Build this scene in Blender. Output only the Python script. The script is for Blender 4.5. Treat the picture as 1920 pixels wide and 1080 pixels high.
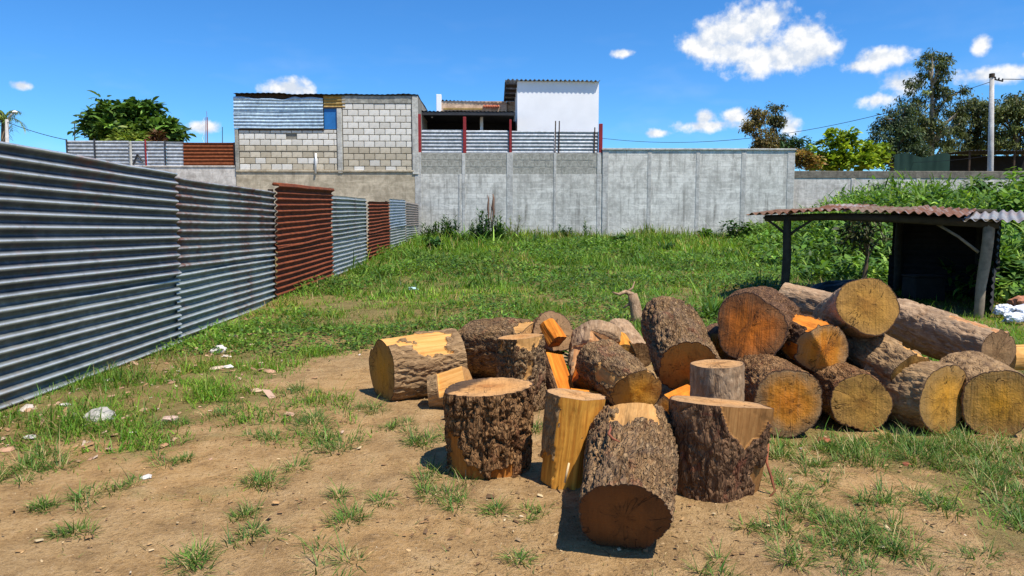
import bpy, math, random
import numpy as np
from mathutils import Vector, Matrix, Quaternion

# ------------------------------------------------------------------ scene
S = bpy.context.scene
for o in list(bpy.data.objects):
    bpy.data.objects.remove(o, do_unlink=True)
COL = S.collection
R = math.radians

# ------------------------------------------------------------------ camera
FPX = 1350.0                       # focal length in pixels of a 1920 wide frame
EYE = 1.1
PITCH = math.atan((540 - 418) / FPX)
YAW = math.atan((960 - 930) / FPX)
cam_d = bpy.data.cameras.new('camera')
cam_d.sensor_width = 36.0
cam_d.lens = 36.0 * FPX / 1920.0
cam_d.clip_start = 0.05
cam_d.clip_end = 6000.0
cam = bpy.data.objects.new('camera', cam_d)
COL.objects.link(cam)
cam.location = (0, 0, EYE)
cam.rotation_euler = (math.pi / 2 - PITCH, 0, -YAW)
S.camera = cam
S.render.resolution_x, S.render.resolution_y = 1024, 576

# ------------------------------------------------------------------ light
SUN_DIR = Vector((0.36, -0.36, 1.0)).normalized()
SUN_EL = math.asin(SUN_DIR.z)
SUN_AZ = math.atan2(SUN_DIR.x, SUN_DIR.y)
sun_d = bpy.data.lights.new('sun', 'SUN')
sun_d.energy = 4.7
sun_d.angle = R(0.53)
sun_d.color = (1.0, 0.94, 0.84)
sun = bpy.data.objects.new('sun', sun_d)
COL.objects.link(sun)
sun.location = (10, -8, 20)
sun.rotation_euler = SUN_DIR.to_track_quat('Z', 'Y').to_euler()
S.view_settings.view_transform = 'Standard'
S.view_settings.look = 'None'
S.view_settings.exposure = 0.45
S.view_settings.gamma = 1.0
S.view_settings.use_curve_mapping = False
S.render.engine = 'CYCLES'
S.cycles.max_bounces = 6
S.cycles.diffuse_bounces = 3
S.cycles.glossy_bounces = 2
S.cycles.transmission_bounces = 3


def cam_axes():
    fwd = Vector((math.sin(YAW) * math.cos(PITCH), math.cos(YAW) * math.cos(PITCH), -math.sin(PITCH)))
    right = Vector((math.cos(YAW), -math.sin(YAW), 0))
    return fwd, right, right.cross(fwd)


FWD, RGT, UPV = cam_axes()


def ray(px, py):
    return FWD + RGT * ((px - 960) / FPX) + UPV * ((540 - py) / FPX)


def P(px, py, Y):
    """point of the place seen at (px,py) of the 1920 frame, at world depth Y"""
    d = ray(px, py)
    return Vector((0, 0, EYE)) + d * (Y / d.y)


def XY(px, Y, z):
    """column px at depth Y, at the height z"""
    d = ray(px, 418)
    return Vector((d.x * Y / d.y, Y, z))


def srgb(r, g, b):
    f = lambda c: ((c / 255.0) / 12.92 if c / 255.0 <= 0.04045 else ((c / 255.0 + 0.055) / 1.055) ** 2.4)
    return (f(r), f(g), f(b), 1.0)


# ------------------------------------------------------------------ node helper
class NT:
    def __init__(self, tree):
        self.t = tree
        self.n = tree.nodes
        self.l = tree.links

    def new(self, typ, **kw):
        n = self.n.new(typ)
        for k, v in kw.items():
            setattr(n, k, v)
        return n

    def put(self, sock, v):
        if isinstance(v, bpy.types.NodeSocket):
            self.l.new(v, sock)
        elif v is not None:
            if isinstance(v, (tuple, list)) and len(v) == 3 and sock.type == 'RGBA':
                v = (*v, 1.0)
            sock.default_value = v

    def math(self, op, a, b=None, c=None, clamp=False):
        n = self.new('ShaderNodeMath', operation=op, use_clamp=clamp)
        self.put(n.inputs[0], a)
        if b is not None: self.put(n.inputs[1], b)
        if c is not None: self.put(n.inputs[2], c)
        return n.outputs[0]

    def vmath(self, op, a, b=None):
        n = self.new('ShaderNodeVectorMath', operation=op)
        self.put(n.inputs[0], a)
        if b is not None: self.put(n.inputs[1], b)
        return n.outputs['Value'] if op in ('LENGTH', 'DOT_PRODUCT', 'DISTANCE') else n.outputs[0]

    def noise(self, vec, scale, detail=4, rough=0.55, dist=0.0, lac=2.0):
        n = self.new('ShaderNodeTexNoise')
        if vec is not None: self.put(n.inputs['Vector'], vec)
        n.inputs['Scale'].default_value = scale
        n.inputs['Detail'].default_value = detail
        n.inputs['Roughness'].default_value = rough
        n.inputs['Distortion'].default_value = dist
        return n.outputs['Fac']

    def mapr(self, v, a, b, c=0.0, d=1.0, smooth=False):
        n = self.new('ShaderNodeMapRange')
        n.interpolation_type = 'SMOOTHSTEP' if smooth else 'LINEAR'
        self.put(n.inputs[0], v)
        for i, x in enumerate((a, b, c, d)):
            self.put(n.inputs[1 + i], x)
        return n.outputs[0]

    def mix(self, f, a, b, mode='MIX'):
        n = self.new('ShaderNodeMix', data_type='RGBA', blend_type=mode)
        self.put(n.inputs[0], f)
        self.put(n.inputs[6], a)
        self.put(n.inputs[7], b)
        return n.outputs[2]

    def ramp(self, f, stops):
        n = self.new('ShaderNodeValToRGB')
        e = n.color_ramp.elements
        while len(e) < len(stops): e.new(0.5)
        for i, (p, c) in enumerate(stops):
            e[i].position = p
            e[i].color = c if len(c) == 4 else (*c, 1)
        self.put(n.inputs[0], f)
        return n.outputs[0]

    def scale(self, vec, s):
        n = self.new('ShaderNodeMapping')
        self.put(n.inputs['Vector'], vec)
        n.inputs['Scale'].default_value = s
        return n.outputs[0]

    def attr(self, name):
        n = self.new('ShaderNodeAttribute', attribute_name=name)
        return n

    def bump(self, h, strength=0.3, dist=0.02):
        n = self.new('ShaderNodeBump')
        n.inputs['Strength'].default_value = strength
        n.inputs['Distance'].default_value = dist
        self.put(n.inputs['Height'], h)
        return n.outputs[0]


# ------------------------------------------------------------------ world: sky with a few cumulus clouds
W = bpy.data.worlds.new('World')
S.world = W
W.use_nodes = True
w = NT(W.node_tree)
w.n.clear()
sky = w.new('ShaderNodeTexSky', sky_type='NISHITA')
sky.sun_disc = False
sky.sun_elevation = SUN_EL
sky.sun_rotation = SUN_AZ
sky.altitude = 1500
sky.air_density = 1.0
sky.dust_density = 0.6
sky.ozone_density = 2.0
hsv = w.new('ShaderNodeHueSaturation')
hsv.inputs['Saturation'].default_value = 1.2
hsv.inputs['Value'].default_value = 1.0
w.put(hsv.inputs['Color'], sky.outputs[0])
tc = w.new('ShaderNodeTexCoord').outputs['Generated']
nrm = w.vmath('NORMALIZE', tc)
sep = w.new('ShaderNodeSeparateXYZ')
w.put(sep.inputs[0], nrm)
az = w.math('ARCTAN2', sep.outputs[0], sep.outputs[1])
el = w.math('ARCSINE', sep.outputs[2])
cmb = w.new('ShaderNodeCombineXYZ')
w.put(cmb.inputs[0], az)
w.put(cmb.inputs[1], el)
uv = cmb.outputs[0]
CLOUDS = [(1318, 84, 44, 22), (1350, 66, 48, 30), (1400, 56, 60, 42), (1440, 34, 44, 26), (1380, 98, 62, 24),
          (1440, 104, 84, 32), (1505, 74, 46, 34), (1535, 92, 34, 28), (1500, 108, 56, 24), (1345, 95, 50, 18),
          (1655, 106, 44, 15), (1612, 124, 36, 12), 
          (1690, 158, 32, 18), (1646, 188, 28, 13), (1862, 140, 54, 14), (1841, 84, 13, 16),
          (1376, 218, 26, 16), (1322, 222, 20, 13), (1330, 236, 64, 11), (1478, 236, 22, 18), (1232, 250, 22, 8),
          (1166, 100, 20, 8), (538, 166, 44, 17), (376, 238, 28, 10), (40, 160, 16, 7), 
          (2080, 60, 90, 32), (2160, 130, 70, 22), (-220, 120, 80, 26)]
near_d = None
for (cx, cy, rx, ry) in CLOUDS:
    d = ray(cx, cy).normalized()
    ca, ce = math.atan2(d.x, d.y), math.asin(d.z)
    ka, ke = FPX / (rx * 1.25), FPX / (ry * 1.25)
    vm = w.new('ShaderNodeVectorMath', operation='MULTIPLY_ADD')
    w.put(vm.inputs[0], uv)
    vm.inputs[1].default_value = (ka, ke, 0)
    vm.inputs[2].default_value = (-ca * ka, -ce * ke, 0)
    q = w.vmath('LENGTH', vm.outputs[0])
    near_d = q if near_d is None else w.math('SMOOTH_MIN', near_d, q, 0.25)
dens = w.math('SUBTRACT', 1.0, near_d)
# the same kind of scattered cumulus over the rest of the sky, behind the viewer
back = w.noise(w.vmath('MULTIPLY', nrm, (3.0, 3.0, 7.0)), 1.6, 3, 0.5)
back = w.mapr(back, 0.55, 0.75, -0.6, 0.6)
behind = w.mapr(sep.outputs[1], -0.05, -0.35, 0.0, 1.0, True)
back = w.math('SUBTRACT', w.math('MULTIPLY', w.math('ADD', back, 1.0), behind), 1.0)
dens = w.math('MAXIMUM', dens, back)
n1 = w.noise(uv, 34.0, 5, 0.58)
n2 = w.noise(w.vmath('ADD', uv, (0.004, 0.010, 0)), 34.0, 5, 0.58)
n3 = w.noise(uv, 110.0, 2, 0.55)
dd = w.math('ADD', dens, w.math('MULTIPLY', w.math('SUBTRACT', n1, 0.5), 1.75))
dd = w.math('ADD', dd, w.math('MULTIPLY', w.math('SUBTRACT', n3, 0.5), 0.38))
mask = w.mapr(dd, -0.02, 0.72, 0.0, 1.0, True)
relief = w.mapr(w.math('SUBTRACT', n1, n2), -0.10, 0.10, 0.0, 1.0)
ccol = w.mix(relief, (0.70, 0.77, 0.88, 1), (1.02, 1.02, 1.02, 1))
thin = w.noise(w.vmath('MULTIPLY', uv, (1.0, 3.0, 1.0)), 6.0, 3, 0.6)
veil = w.math('MULTIPLY', w.mapr(thin, 0.52, 0.8, 0.0, 0.22), w.mapr(el, 0.02, 0.30, 1.0, 0.0))
bg_sky = w.new('ShaderNodeBackground')
w.put(bg_sky.inputs[0], w.mix(1.0, hsv.outputs[0], (0.46, 0.80, 1.04, 1), 'MULTIPLY'))
bg_sky.inputs[1].default_value = 0.132
W.cycles.sampling_method = 'MANUAL'
W.cycles.sample_map_resolution = 512
bg_c = w.new('ShaderNodeBackground')
w.put(bg_c.inputs[0], ccol)
bg_c.inputs[1].default_value = 0.74
mx = w.new('ShaderNodeMixShader')
w.put(mx.inputs[0], w.math('MAXIMUM', mask, veil))
w.l.new(bg_sky.outputs[0], mx.inputs[1])
w.l.new(bg_c.outputs[0], mx.inputs[2])
wo = w.new('ShaderNodeOutputWorld')
w.l.new(mx.outputs[0], wo.inputs[0])

# ------------------------------------------------------------------ numpy noise
def _hash(ix, iy, iz, seed):
    h = (ix.astype(np.int64) * 374761393 + iy.astype(np.int64) * 668265263 + iz.astype(np.int64) * 2147483647 + seed * 1274126177) & 0xffffffff
    h = ((h ^ (h >> 13)) * 1274126177) & 0xffffffff
    h = ((h ^ (h >> 16)) * 2246822519) & 0xffffffff
    return ((h ^ (h >> 15)) & 0xffffff) / float(0xffffff) * 2 - 1


def vnoise(x, y, z, seed=0):
    x, y, z = np.broadcast_arrays(np.asarray(x, float), np.asarray(y, float), np.asarray(z, float))
    ix, iy, iz = np.floor(x), np.floor(y), np.floor(z)
    fx, fy, fz = x - ix, y - iy, z - iz
    fx, fy, fz = [t * t * (3 - 2 * t) for t in (fx, fy, fz)]
    r = 0
    for dx in (0, 1):
        for dy in (0, 1):
            for dz in (0, 1):
                wgt = (fx if dx else 1 - fx) * (fy if dy else 1 - fy) * (fz if dz else 1 - fz)
                r = r + wgt * _hash(ix + dx, iy + dy, iz + dz, seed)
    return r


def fbm(x, y, z=0.0, seed=0, octv=4, gain=0.5):
    a, r, s = 1.0, 0.0, 0.0
    for i in range(octv):
        k = 2.03 ** i
        r = r + a * vnoise(np.asarray(x) * k, np.asarray(y) * k, np.asarray(z) * k, seed + i * 17)
        s += a
        a *= gain
    return r / s


def sstep(x, a, b):
    t = np.clip((np.asarray(x, float) - a) / (b - a), 0, 1)
    return t * t * (3 - 2 * t)


# ------------------------------------------------------------------ object helpers
def tag(o, label=None, cat=None, group=None, kind=None):
    if label: o['label'] = label
    if cat: o['category'] = cat
    if group: o['group'] = group
    if kind: o['kind'] = kind
    return o


def empty(name, loc=(0, 0, 0), quat=None):
    o = bpy.data.objects.new(name, None)
    COL.objects.link(o)
    o.empty_display_size = 0.1
    o.location = loc
    if quat is not None:
        o.rotation_mode = 'QUATERNION'
        o.rotation_quaternion = quat
    return o


def link(name, me, mat=None, parent=None, loc=None):
    o = bpy.data.objects.new(name, me)
    COL.objects.link(o)
    if mat is not None and len(me.materials) == 0:
        me.materials.append(mat)
    if parent is not None: o.parent = parent
    if loc is not None: o.location = loc
    return o


def np_mesh(name, V, quads=None, tris=None, attrs=None, smooth=False):
    """mesh from arrays; attrs = {name: (type, per-vertex array)}"""
    me = bpy.data.meshes.new(name)
    V = np.asarray(V, np.float32)
    me.vertices.add(len(V))
    me.vertices.foreach_set('co', V.ravel())
    q = np.zeros((0, 4), np.int32) if quads is None else np.asarray(quads, np.int32)
    t = np.zeros((0, 3), np.int32) if tris is None else np.asarray(tris, np.int32)
    loops = np.concatenate([q.ravel(), t.ravel()])
    tot = np.concatenate([np.full(len(q), 4, np.int32), np.full(len(t), 3, np.int32)])
    start = np.concatenate([[0], np.cumsum(tot)[:-1]]).astype(np.int32) if len(tot) else np.zeros(0, np.int32)
    me.loops.add(len(loops))
    me.loops.foreach_set('vertex_index', loops)
    me.polygons.add(len(tot))
    me.polygons.foreach_set('loop_start', start)
    me.polygons.foreach_set('loop_total', tot)
    if smooth:
        me.polygons.foreach_set('use_smooth', np.ones(len(tot), bool))
    me.update(calc_edges=True)
    for k, (typ, arr) in (attrs or {}).items():
        a = me.attributes.new(k, typ, 'POINT')
        arr = np.asarray(arr, np.float32)
        if typ == 'FLOAT':
            a.data.foreach_set('value', arr.ravel())
        else:
            if arr.shape[1] == 3: arr = np.concatenate([arr, np.ones((len(arr), 1), np.float32)], 1)
            a.data.foreach_set('color', arr.ravel())
    return me


def grid_quads(nu, nv, wrap_u=False):
    """index quads for a grid stored [v*nu + u]"""
    u = np.arange(nu if wrap_u else nu - 1)
    v = np.arange(nv - 1)
    uu, vv = np.meshgrid(u, v)
    a = vv * nu + uu
    b = vv * nu + (uu + 1) % nu
    return np.stack([a, b, b + nu, a + nu], -1).reshape(-1, 4)


class MB:
    def __init__(self):
        self.v, self.f = [], []

    def add(self, vs, fs):
        k = len(self.v)
        self.v += [tuple(p) for p in vs]
        self.f += [tuple(i + k for i in f) for f in fs]
        return self

    def box(self, x0, x1, y0, y1, z0, z1, ch=0.0):
        if ch <= 0:
            vs = [(x, y, z) for z in (z0, z1) for y in (y0, y1) for x in (x0, x1)]
            fs = [(0, 2, 3, 1), (4, 5, 7, 6), (0, 1, 5, 4), (2, 6, 7, 3), (0, 4, 6, 2), (1, 3, 7, 5)]
            return self.add(vs, fs)
        vs = []
        for z, s in ((z0, 1), (z0 + ch, 0), (z1 - ch, 0), (z1, 1)):
            i = ch * s
            vs += [(x0 + i + ch * (1 - s), y0 + i, z), (x1 - i - ch * (1 - s), y0 + i, z), (x1 - i, y0 + i + ch * (1 - s), z), (x1 - i, y1 - i - ch * (1 - s), z),
                   (x1 - i - ch * (1 - s), y1 - i, z), (x0 + i + ch * (1 - s), y1 - i, z), (x0 + i, y1 - i - ch * (1 - s), z), (x0 + i, y0 + i + ch * (1 - s), z)]
        fs = [tuple(range(7, -1, -1)), tuple(range(24, 32))]
        for k in range(3):
            for j in range(8):
                a, b = k * 8 + j, k * 8 + (j + 1) % 8
                fs.append((a, b, b + 8, a + 8))
        return self.add(vs, fs)

    def bar(self, a, b, r, n=8, r2=None):
        return self.tube([a, b], [r, r if r2 is None else r2], n)

    def tube(self, pts, rad, n=8, caps=True):
        pts = [Vector(p) for p in pts]
        base = len(self.v)
        prev = None
        for i, p in enumerate(pts):
            d = (pts[min(i + 1, len(pts) - 1)] - pts[max(i - 1, 0)]).normalized()
            if prev is None:
                x = d.orthogonal().normalized()
            else:
                x = (prev - d * prev.dot(d)).normalized()
            prev = x
            y = d.cross(x)
            r = rad[i] if isinstance(rad, (list, tuple)) else rad
            for k in range(n):
                t = 2 * math.pi * k / n
                self.v.append(tuple(p + x * (r * math.cos(t)) + y * (r * math.sin(t))))
        for i in range(len(pts) - 1):
            for k in range(n):
                a, b = base + i * n + k, base + i * n + (k + 1) % n
                self.f.append((a, b, b + n, a + n))
        if caps:
            self.f.append(tuple(base + k for k in range(n - 1, -1, -1)))
            e = base + (len(pts) - 1) * n
            self.f.append(tuple(e + k for k in range(n)))
        return self

    def mesh(self, name, smooth=False):
        me = bpy.data.meshes.new(name)
        me.from_pydata(self.v, [], self.f)
        if smooth: me.polygons.foreach_set('use_smooth', [True] * len(me.polygons))
        me.update()
        return me

    def build(self, name, mat, parent=None, smooth=False, loc=None):
        return link(name, self.mesh(name, smooth), mat, parent, loc)


# strips: curved tapering leaf or grass blades, all from arrays
def strips(base, azm, elev, length, width, droop, k=2, prof=None, roll=None):
    N = len(base)
    prof = prof if prof is not None else [1.0 - 0.75 * (i / k) for i in range(k)]
    ca, sa = np.cos(azm), np.sin(azm)
    side = np.stack([-sa, ca, np.zeros(N)], 1)
    if roll is not None:
        up = np.stack([-ca * np.sin(elev), -sa * np.sin(elev), np.cos(elev)], 1)
        side = side * np.cos(roll)[:, None] + up * np.sin(roll)[:, None]
    pos = np.array(base, float)
    V = np.zeros((N, 2 * k + 1, 3))
    for i in range(k + 1):
        if i < k:
            wv = (width * prof[i] * 0.5)[:, None] * side
            V[:, 2 * i] = pos - wv
            V[:, 2 * i + 1] = pos + wv
        else:
            V[:, 2 * k] = pos
        e = elev - droop * ((i + 0.5) / k)
        st = (length / k)[:, None]
        pos = pos + st * np.stack([ca * np.cos(e), sa * np.cos(e), np.sin(e)], 1)
    off = (np.arange(N) * (2 * k + 1))[:, None]
    Q = []
    for i in range(k - 1):
        Q.append(off + np.array([[2 * i, 2 * i + 1, 2 * i + 3, 2 * i + 2]]))
    T = off + np.array([[2 * k - 2, 2 * k - 1, 2 * k]])
    Q = np.concatenate(Q) if Q else np.zeros((0, 4), int)
    return V.reshape(-1, 3), Q, T, 2 * k + 1


def leaf_mesh(name, parts):
    """parts: list of (V,Q,T,nv,color per strip)"""
    Vs, Qs, Ts, Cs, k = [], [], [], [], 0
    for (V, Q, T, nv, c) in parts:
        Vs.append(V); Qs.append(Q + k); Ts.append(T + k)
        Cs.append(np.repeat(c, nv, axis=0))
        k += len(V)
    return np_mesh(name, np.concatenate(Vs), np.concatenate(Qs), np.concatenate(Ts), {'col': ('FLOAT_COLOR', np.concatenate(Cs))})


def lin(rgb):
    return np.array(srgb(*rgb)[:3])


def col_var(rng, N, cols, wts=None, jit=0.18):
    c = np.array([lin(x) for x in cols])
    i = rng.choice(len(c), N, p=None if wts is None else np.array(wts) / sum(wts))
    j = rng.choice(len(c), N, p=None if wts is None else np.array(wts) / sum(wts))
    t = rng.random(N)[:, None] * 0.5
    out = c[i] * (1 - t) + c[j] * t
    return out * np.exp(rng.normal(0, jit, N))[:, None]


# ------------------------------------------------------------------ materials
MATS = {}


def mat(name):
    m = bpy.data.materials.new(name)
    m.use_nodes = True
    nt = NT(m.node_tree)
    nt.n.clear()
    out = nt.new('ShaderNodeOutputMaterial')
    b = nt.new('ShaderNodeBsdfPrincipled')
    nt.l.new(b.outputs[0], out.inputs[0])
    MATS[name] = m
    nt.b, nt.out = b, out
    nt.oc = nt.new('ShaderNodeTexCoord').outputs['Object']
    return m, nt


def setb(nt, col=None, rough=None, metal=None, spec=None, normal=None):
    for k, v in (('Base Color', col), ('Roughness', rough), ('Metallic', metal), ('Specular IOR Level', spec), ('Normal', normal)):
        if v is not None: nt.put(nt.b.inputs[k], v)


def plain(name, rgb, rough=0.7, metal=0.0, var=0.15, scale=6.0, spec=0.3):
    m, nt = mat(name)
    c = srgb(*rgb)
    n = nt.noise(nt.oc, scale, 5, 0.6)
    lo = tuple(x * (1 - var) for x in c[:3])
    hi = tuple(min(1, x * (1 + var)) for x in c[:3])
    setb(nt, nt.mix(nt.mapr(n, 0.3, 0.7), lo, hi), rough, metal, spec, nt.bump(n, 0.15, 0.01))
    return m


def leafmat(name, trans=0.35, rough=0.55):
    m, nt = mat(name)
    a = nt.attr('col').outputs['Color']
    setb(nt, a, rough, 0, 0.25)
    tr = nt.new('ShaderNodeBsdfTranslucent')
    nt.put(tr.inputs[0], nt.mix(1.0, a, (1.0, 1.0, 0.55, 1), 'MULTIPLY'))
    mx = nt.new('ShaderNodeMixShader')
    mx.inputs[0].default_value = trans
    nt.l.new(nt.b.outputs[0], mx.inputs[1])
    nt.l.new(tr.outputs[0], mx.inputs[2])
    nt.l.new(mx.outputs[0], nt.out.inputs[0])
    return m


def concrete(name, c0, c1, stain=(70, 66, 58), stain_amt=0.5, scale=1.0, streak=0.5, course=0.0, trowel=0.5):
    """weathered cement: patches, trowel swirls, rain streaks; course > 0 shows faint block joints"""
    m, nt = mat(name)
    oc = nt.oc
    n1 = nt.noise(oc, 0.7 * scale, 6, 0.62, 0.6)
    n2 = nt.noise(oc, 3.3 * scale, 6, 0.65, 1.5)
    n3 = nt.noise(oc, 22 * scale, 4, 0.6)
    st = nt.noise(nt.scale(oc, (2.2, 2.2, 0.16)), 2.3 * scale, 5, 0.65)
    base = nt.mix(nt.mapr(n1, 0.3, 0.7), srgb(*c0), srgb(*c1))
    base = nt.mix(nt.math('MULTIPLY', nt.mapr(n2, 0.45, 0.62), trowel), base, tuple(min(1, x * 1.35) for x in srgb(*c1)[:3]))
    base = nt.mix(nt.math('MULTIPLY', nt.mapr(n2, 0.47, 0.30), trowel * 0.8), base, tuple(x * 0.62 for x in srgb(*c0)[:3]))
    base = nt.mix(nt.math('MULTIPLY', nt.mapr(st, 0.52, 0.75), streak), base, srgb(*stain))
    base = nt.mix(nt.math('MULTIPLY', nt.mapr(n3, 0.55, 0.8), stain_amt * 0.6), base, srgb(*stain))
    n5 = nt.noise(nt.scale(oc, (1.0, 1.0, 0.6)), 1.7 * scale, 6, 0.72, 0.5)
    base = nt.mix(nt.mapr(n5, 0.53, 0.66, 0, 0.55), base, tuple(0.5 * (x + y) for x, y in zip(srgb(*stain)[:3], srgb(*c0)[:3])))
    base = nt.mix(nt.mapr(n5, 0.48, 0.34, 0, 0.75), base, tuple(min(1, x * 1.3) for x in srgb(*c1)[:3]))
    if trowel > 0.4:
        hs = nt.noise(nt.scale(oc, (0.8, 0.8, 3.6)), 1.5 * scale, 5, 0.68, 1.2)
        base = nt.mix(nt.mapr(hs, 0.54, 0.66, 0, 0.6), base, tuple(min(1, x * 1.32) for x in srgb(*c1)[:3]))
        base = nt.mix(nt.mapr(hs, 0.45, 0.32, 0, 0.5), base, tuple(0.5 * (x + y) for x, y in zip(srgb(*stain)[:3], srgb(*c0)[:3])))
    h = nt.math('ADD', nt.math('MULTIPLY', n2, 0.7), nt.math('MULTIPLY', n3, 0.3))
    if course > 0:
        br = nt.new('ShaderNodeTexBrick')
        rot = nt.new('ShaderNodeMapping')
        nt.put(rot.inputs['Vector'], oc)
        rot.inputs['Rotation'].default_value = (R(90), 0, 0)
        nt.l.new(rot.outputs[0], br.inputs['Vector'])
        for k, v in (('Scale', 1.0), ('Mortar Size', 0.012), ('Brick Width', 0.4), ('Row Height', 0.2), ('Mortar Smooth', 0.5)):
            br.inputs[k].default_value = v
        base = nt.mix(nt.math('MULTIPLY', br.outputs['Fac'], nt.math('MULTIPLY', course, nt.mapr(n1, 0.35, 0.6))), base, srgb(*stain))
    setb(nt, base, 0.9, 0, 0.2, nt.bump(h, 0.5, 0.02))
    return m


def sheetmetal(name, c0, c1, rust=0.0, metal=0.55, rough=0.42, rustc=((96, 38, 18), (150, 70, 36)), seed=0.0, streaky=True, glint=0.0):
    m, nt = mat(name)
    oc = nt.vmath('ADD', nt.oc, (seed, seed * 1.7, seed * 0.6))
    n1 = nt.noise(oc, 1.3, 6, 0.65, 0.4)
    n2 = nt.noise(oc, 9.0, 5, 0.65)
    n3 = nt.noise(oc, 70.0, 3, 0.6)
    base = nt.mix(nt.mapr(n1, 0.32, 0.68), srgb(*c0), srgb(*c1))
    base = nt.mix(nt.mapr(n2, 0.5, 0.75, 0.0, 0.55), base, tuple(min(1, x * 1.7) for x in srgb(*c1)[:3]))
    base = nt.mix(nt.mapr(n2, 0.5, 0.28, 0.0, 0.5), base, tuple(x * 0.5 for x in srgb(*c0)[:3]))
    cr_ = nt.attr('ridge_glint').outputs['Fac']
    base = nt.mix(nt.math('MULTIPLY', cr_, nt.mapr(n2, 0.2, 0.5, 0.5 * glint, glint)), base, srgb(226, 228, 226))  # bright sun and sky glint of the ridges painted into the base colour
    rn = nt.math('ADD', nt.math('MULTIPLY', nt.noise(oc, 1.05, 5, 0.7, 0.8), 0.75), nt.math('MULTIPLY', n2, 0.25))
    if streaky:
        drip = nt.noise(nt.vmath('MULTIPLY', oc, (6.0, 6.0, 0.9)), 1.0, 4, 0.6)
        rn = nt.math('ADD', nt.math('MULTIPLY', rn, 0.7), nt.math('MULTIPLY', drip, 0.3))
    thr = 0.78 - 0.52 * rust
    rm = nt.mapr(rn, thr - 0.09, thr + 0.10)
    if rust <= 0: rm = 0.0
    rc = nt.mix(nt.mapr(n2, 0.3, 0.7), srgb(*rustc[0]), srgb(*rustc[1]))
    rc = nt.mix(nt.mapr(n3, 0.4, 0.75, 0.0, 0.5), rc, tuple(x * 0.5 for x in srgb(*rustc[0])[:3]))
    setb(nt, nt.mix(rm, base, rc), nt.math('ADD', rough, nt.math('MULTIPLY', rm, 0.4)) if rust > 0 else nt.mapr(n2, 0.3, 0.7, rough - 0.08, rough + 0.15),
         nt.math('MULTIPLY', metal, nt.math('SUBTRACT', 1.0, rm)) if rust > 0 else metal, 0.4, nt.bump(nt.math('ADD', n2, nt.math('MULTIPLY', n3, 0.15)), 0.12, 0.01))
    return m

# ------------------------------------------------------------------ terrain
TY = [-40, 6, 9.5, 13, 16.3, 20, 27, 34, 60, 200, 5000]
TZ = [0, 0, 0.10, 0.14, 0.22, 0.33, 0.45, 0.5, 0.7, 0.8, 0.8]


def terr(x, y):
    x = np.asarray(x, float); y = np.asarray(y, float)
    z = np.interp(y, TY, TZ)
    bank = sstep(x - 0.1 * (y - 15), 6.6, 12.5) * sstep(y, 7.5, 15.0) * (1 - 0.7 * sstep(y, 28, 40))
    z = z + 1.15 * bank
    near = 1 - sstep(np.hypot(x, y), 25, 60)
    z = z + near * (0.05 * fbm(x * 0.35, y * 0.35, 3.1, 5, 3) * sstep(y, 4, 9) + 0.012 * fbm(x * 1.3, y * 1.3, 1.7, 9, 3))
    return z


def G(px, py):
    """ground point seen at a pixel of the 1920 frame"""
    d = ray(px, py)
    t = EYE / max(1e-4, -d.z)
    for _ in range(12):
        p = d * t
        t = (EYE - float(terr(p.x, p.y))) / max(1e-4, -d.z)
    p = Vector((0, 0, EYE)) + d * t
    return p


TUFTS = [(645, 965, 60), (480, 1005, 38), (540, 885, 48), (850, 930, 48), (320, 862, 36), (130, 1000, 32), (360, 1055, 50), (640, 1055, 46),
         (978, 1048, 26), (800, 895, 34), (625, 835, 52), (610, 790, 60), (690, 770, 40), (800, 822, 46), (470, 965, 30), (250, 905, 26),
         (1745, 945, 62), (1500, 855, 44), (1600, 862, 48), (1680, 830, 60), (1880, 885, 70), (1905, 965, 50), (1480, 1045, 60), (1650, 1030, 40),
         (1305, 1060, 40), (170, 930, 36), (90, 945, 30), (60, 870, 60), (30, 890, 50), (430, 770, 40), (500, 820, 34), (560, 735, 36),
         (300, 800, 40), (1560, 900, 36), (1450, 900, 30), (1530, 960, 44), (1600, 985, 44), (1690, 1000, 30), (1830, 1050, 34), (1000, 965, 24),
         (1720, 850, 60), (1640, 842, 60), (1590, 838, 50), (1760, 838, 60), (1900, 838, 60), (1840, 850, 60), (1780, 862, 60), (1660, 858, 60), (1525, 845, 40), (1480, 862, 44), (1900, 920, 60), (1860, 905, 50), (1545, 1000, 60), (1500, 975, 50), (1620, 1010, 60), (1580, 1045, 60), (1440, 985, 40), (1700, 1045, 50), (1490, 930, 44), (1640, 940, 40), (1800, 840, 56), (1860, 830, 56), (1560, 845, 40), (930, 960, 22), (740, 800, 30), (860, 950, 30), (1010, 800, 24), (700, 640, 30)]
TW = []
for (px, py, s) in TUFTS:
    p = G(px, py)
    TW.append((p.x, p.y, s / FPX * p.y * 1.0))


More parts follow.
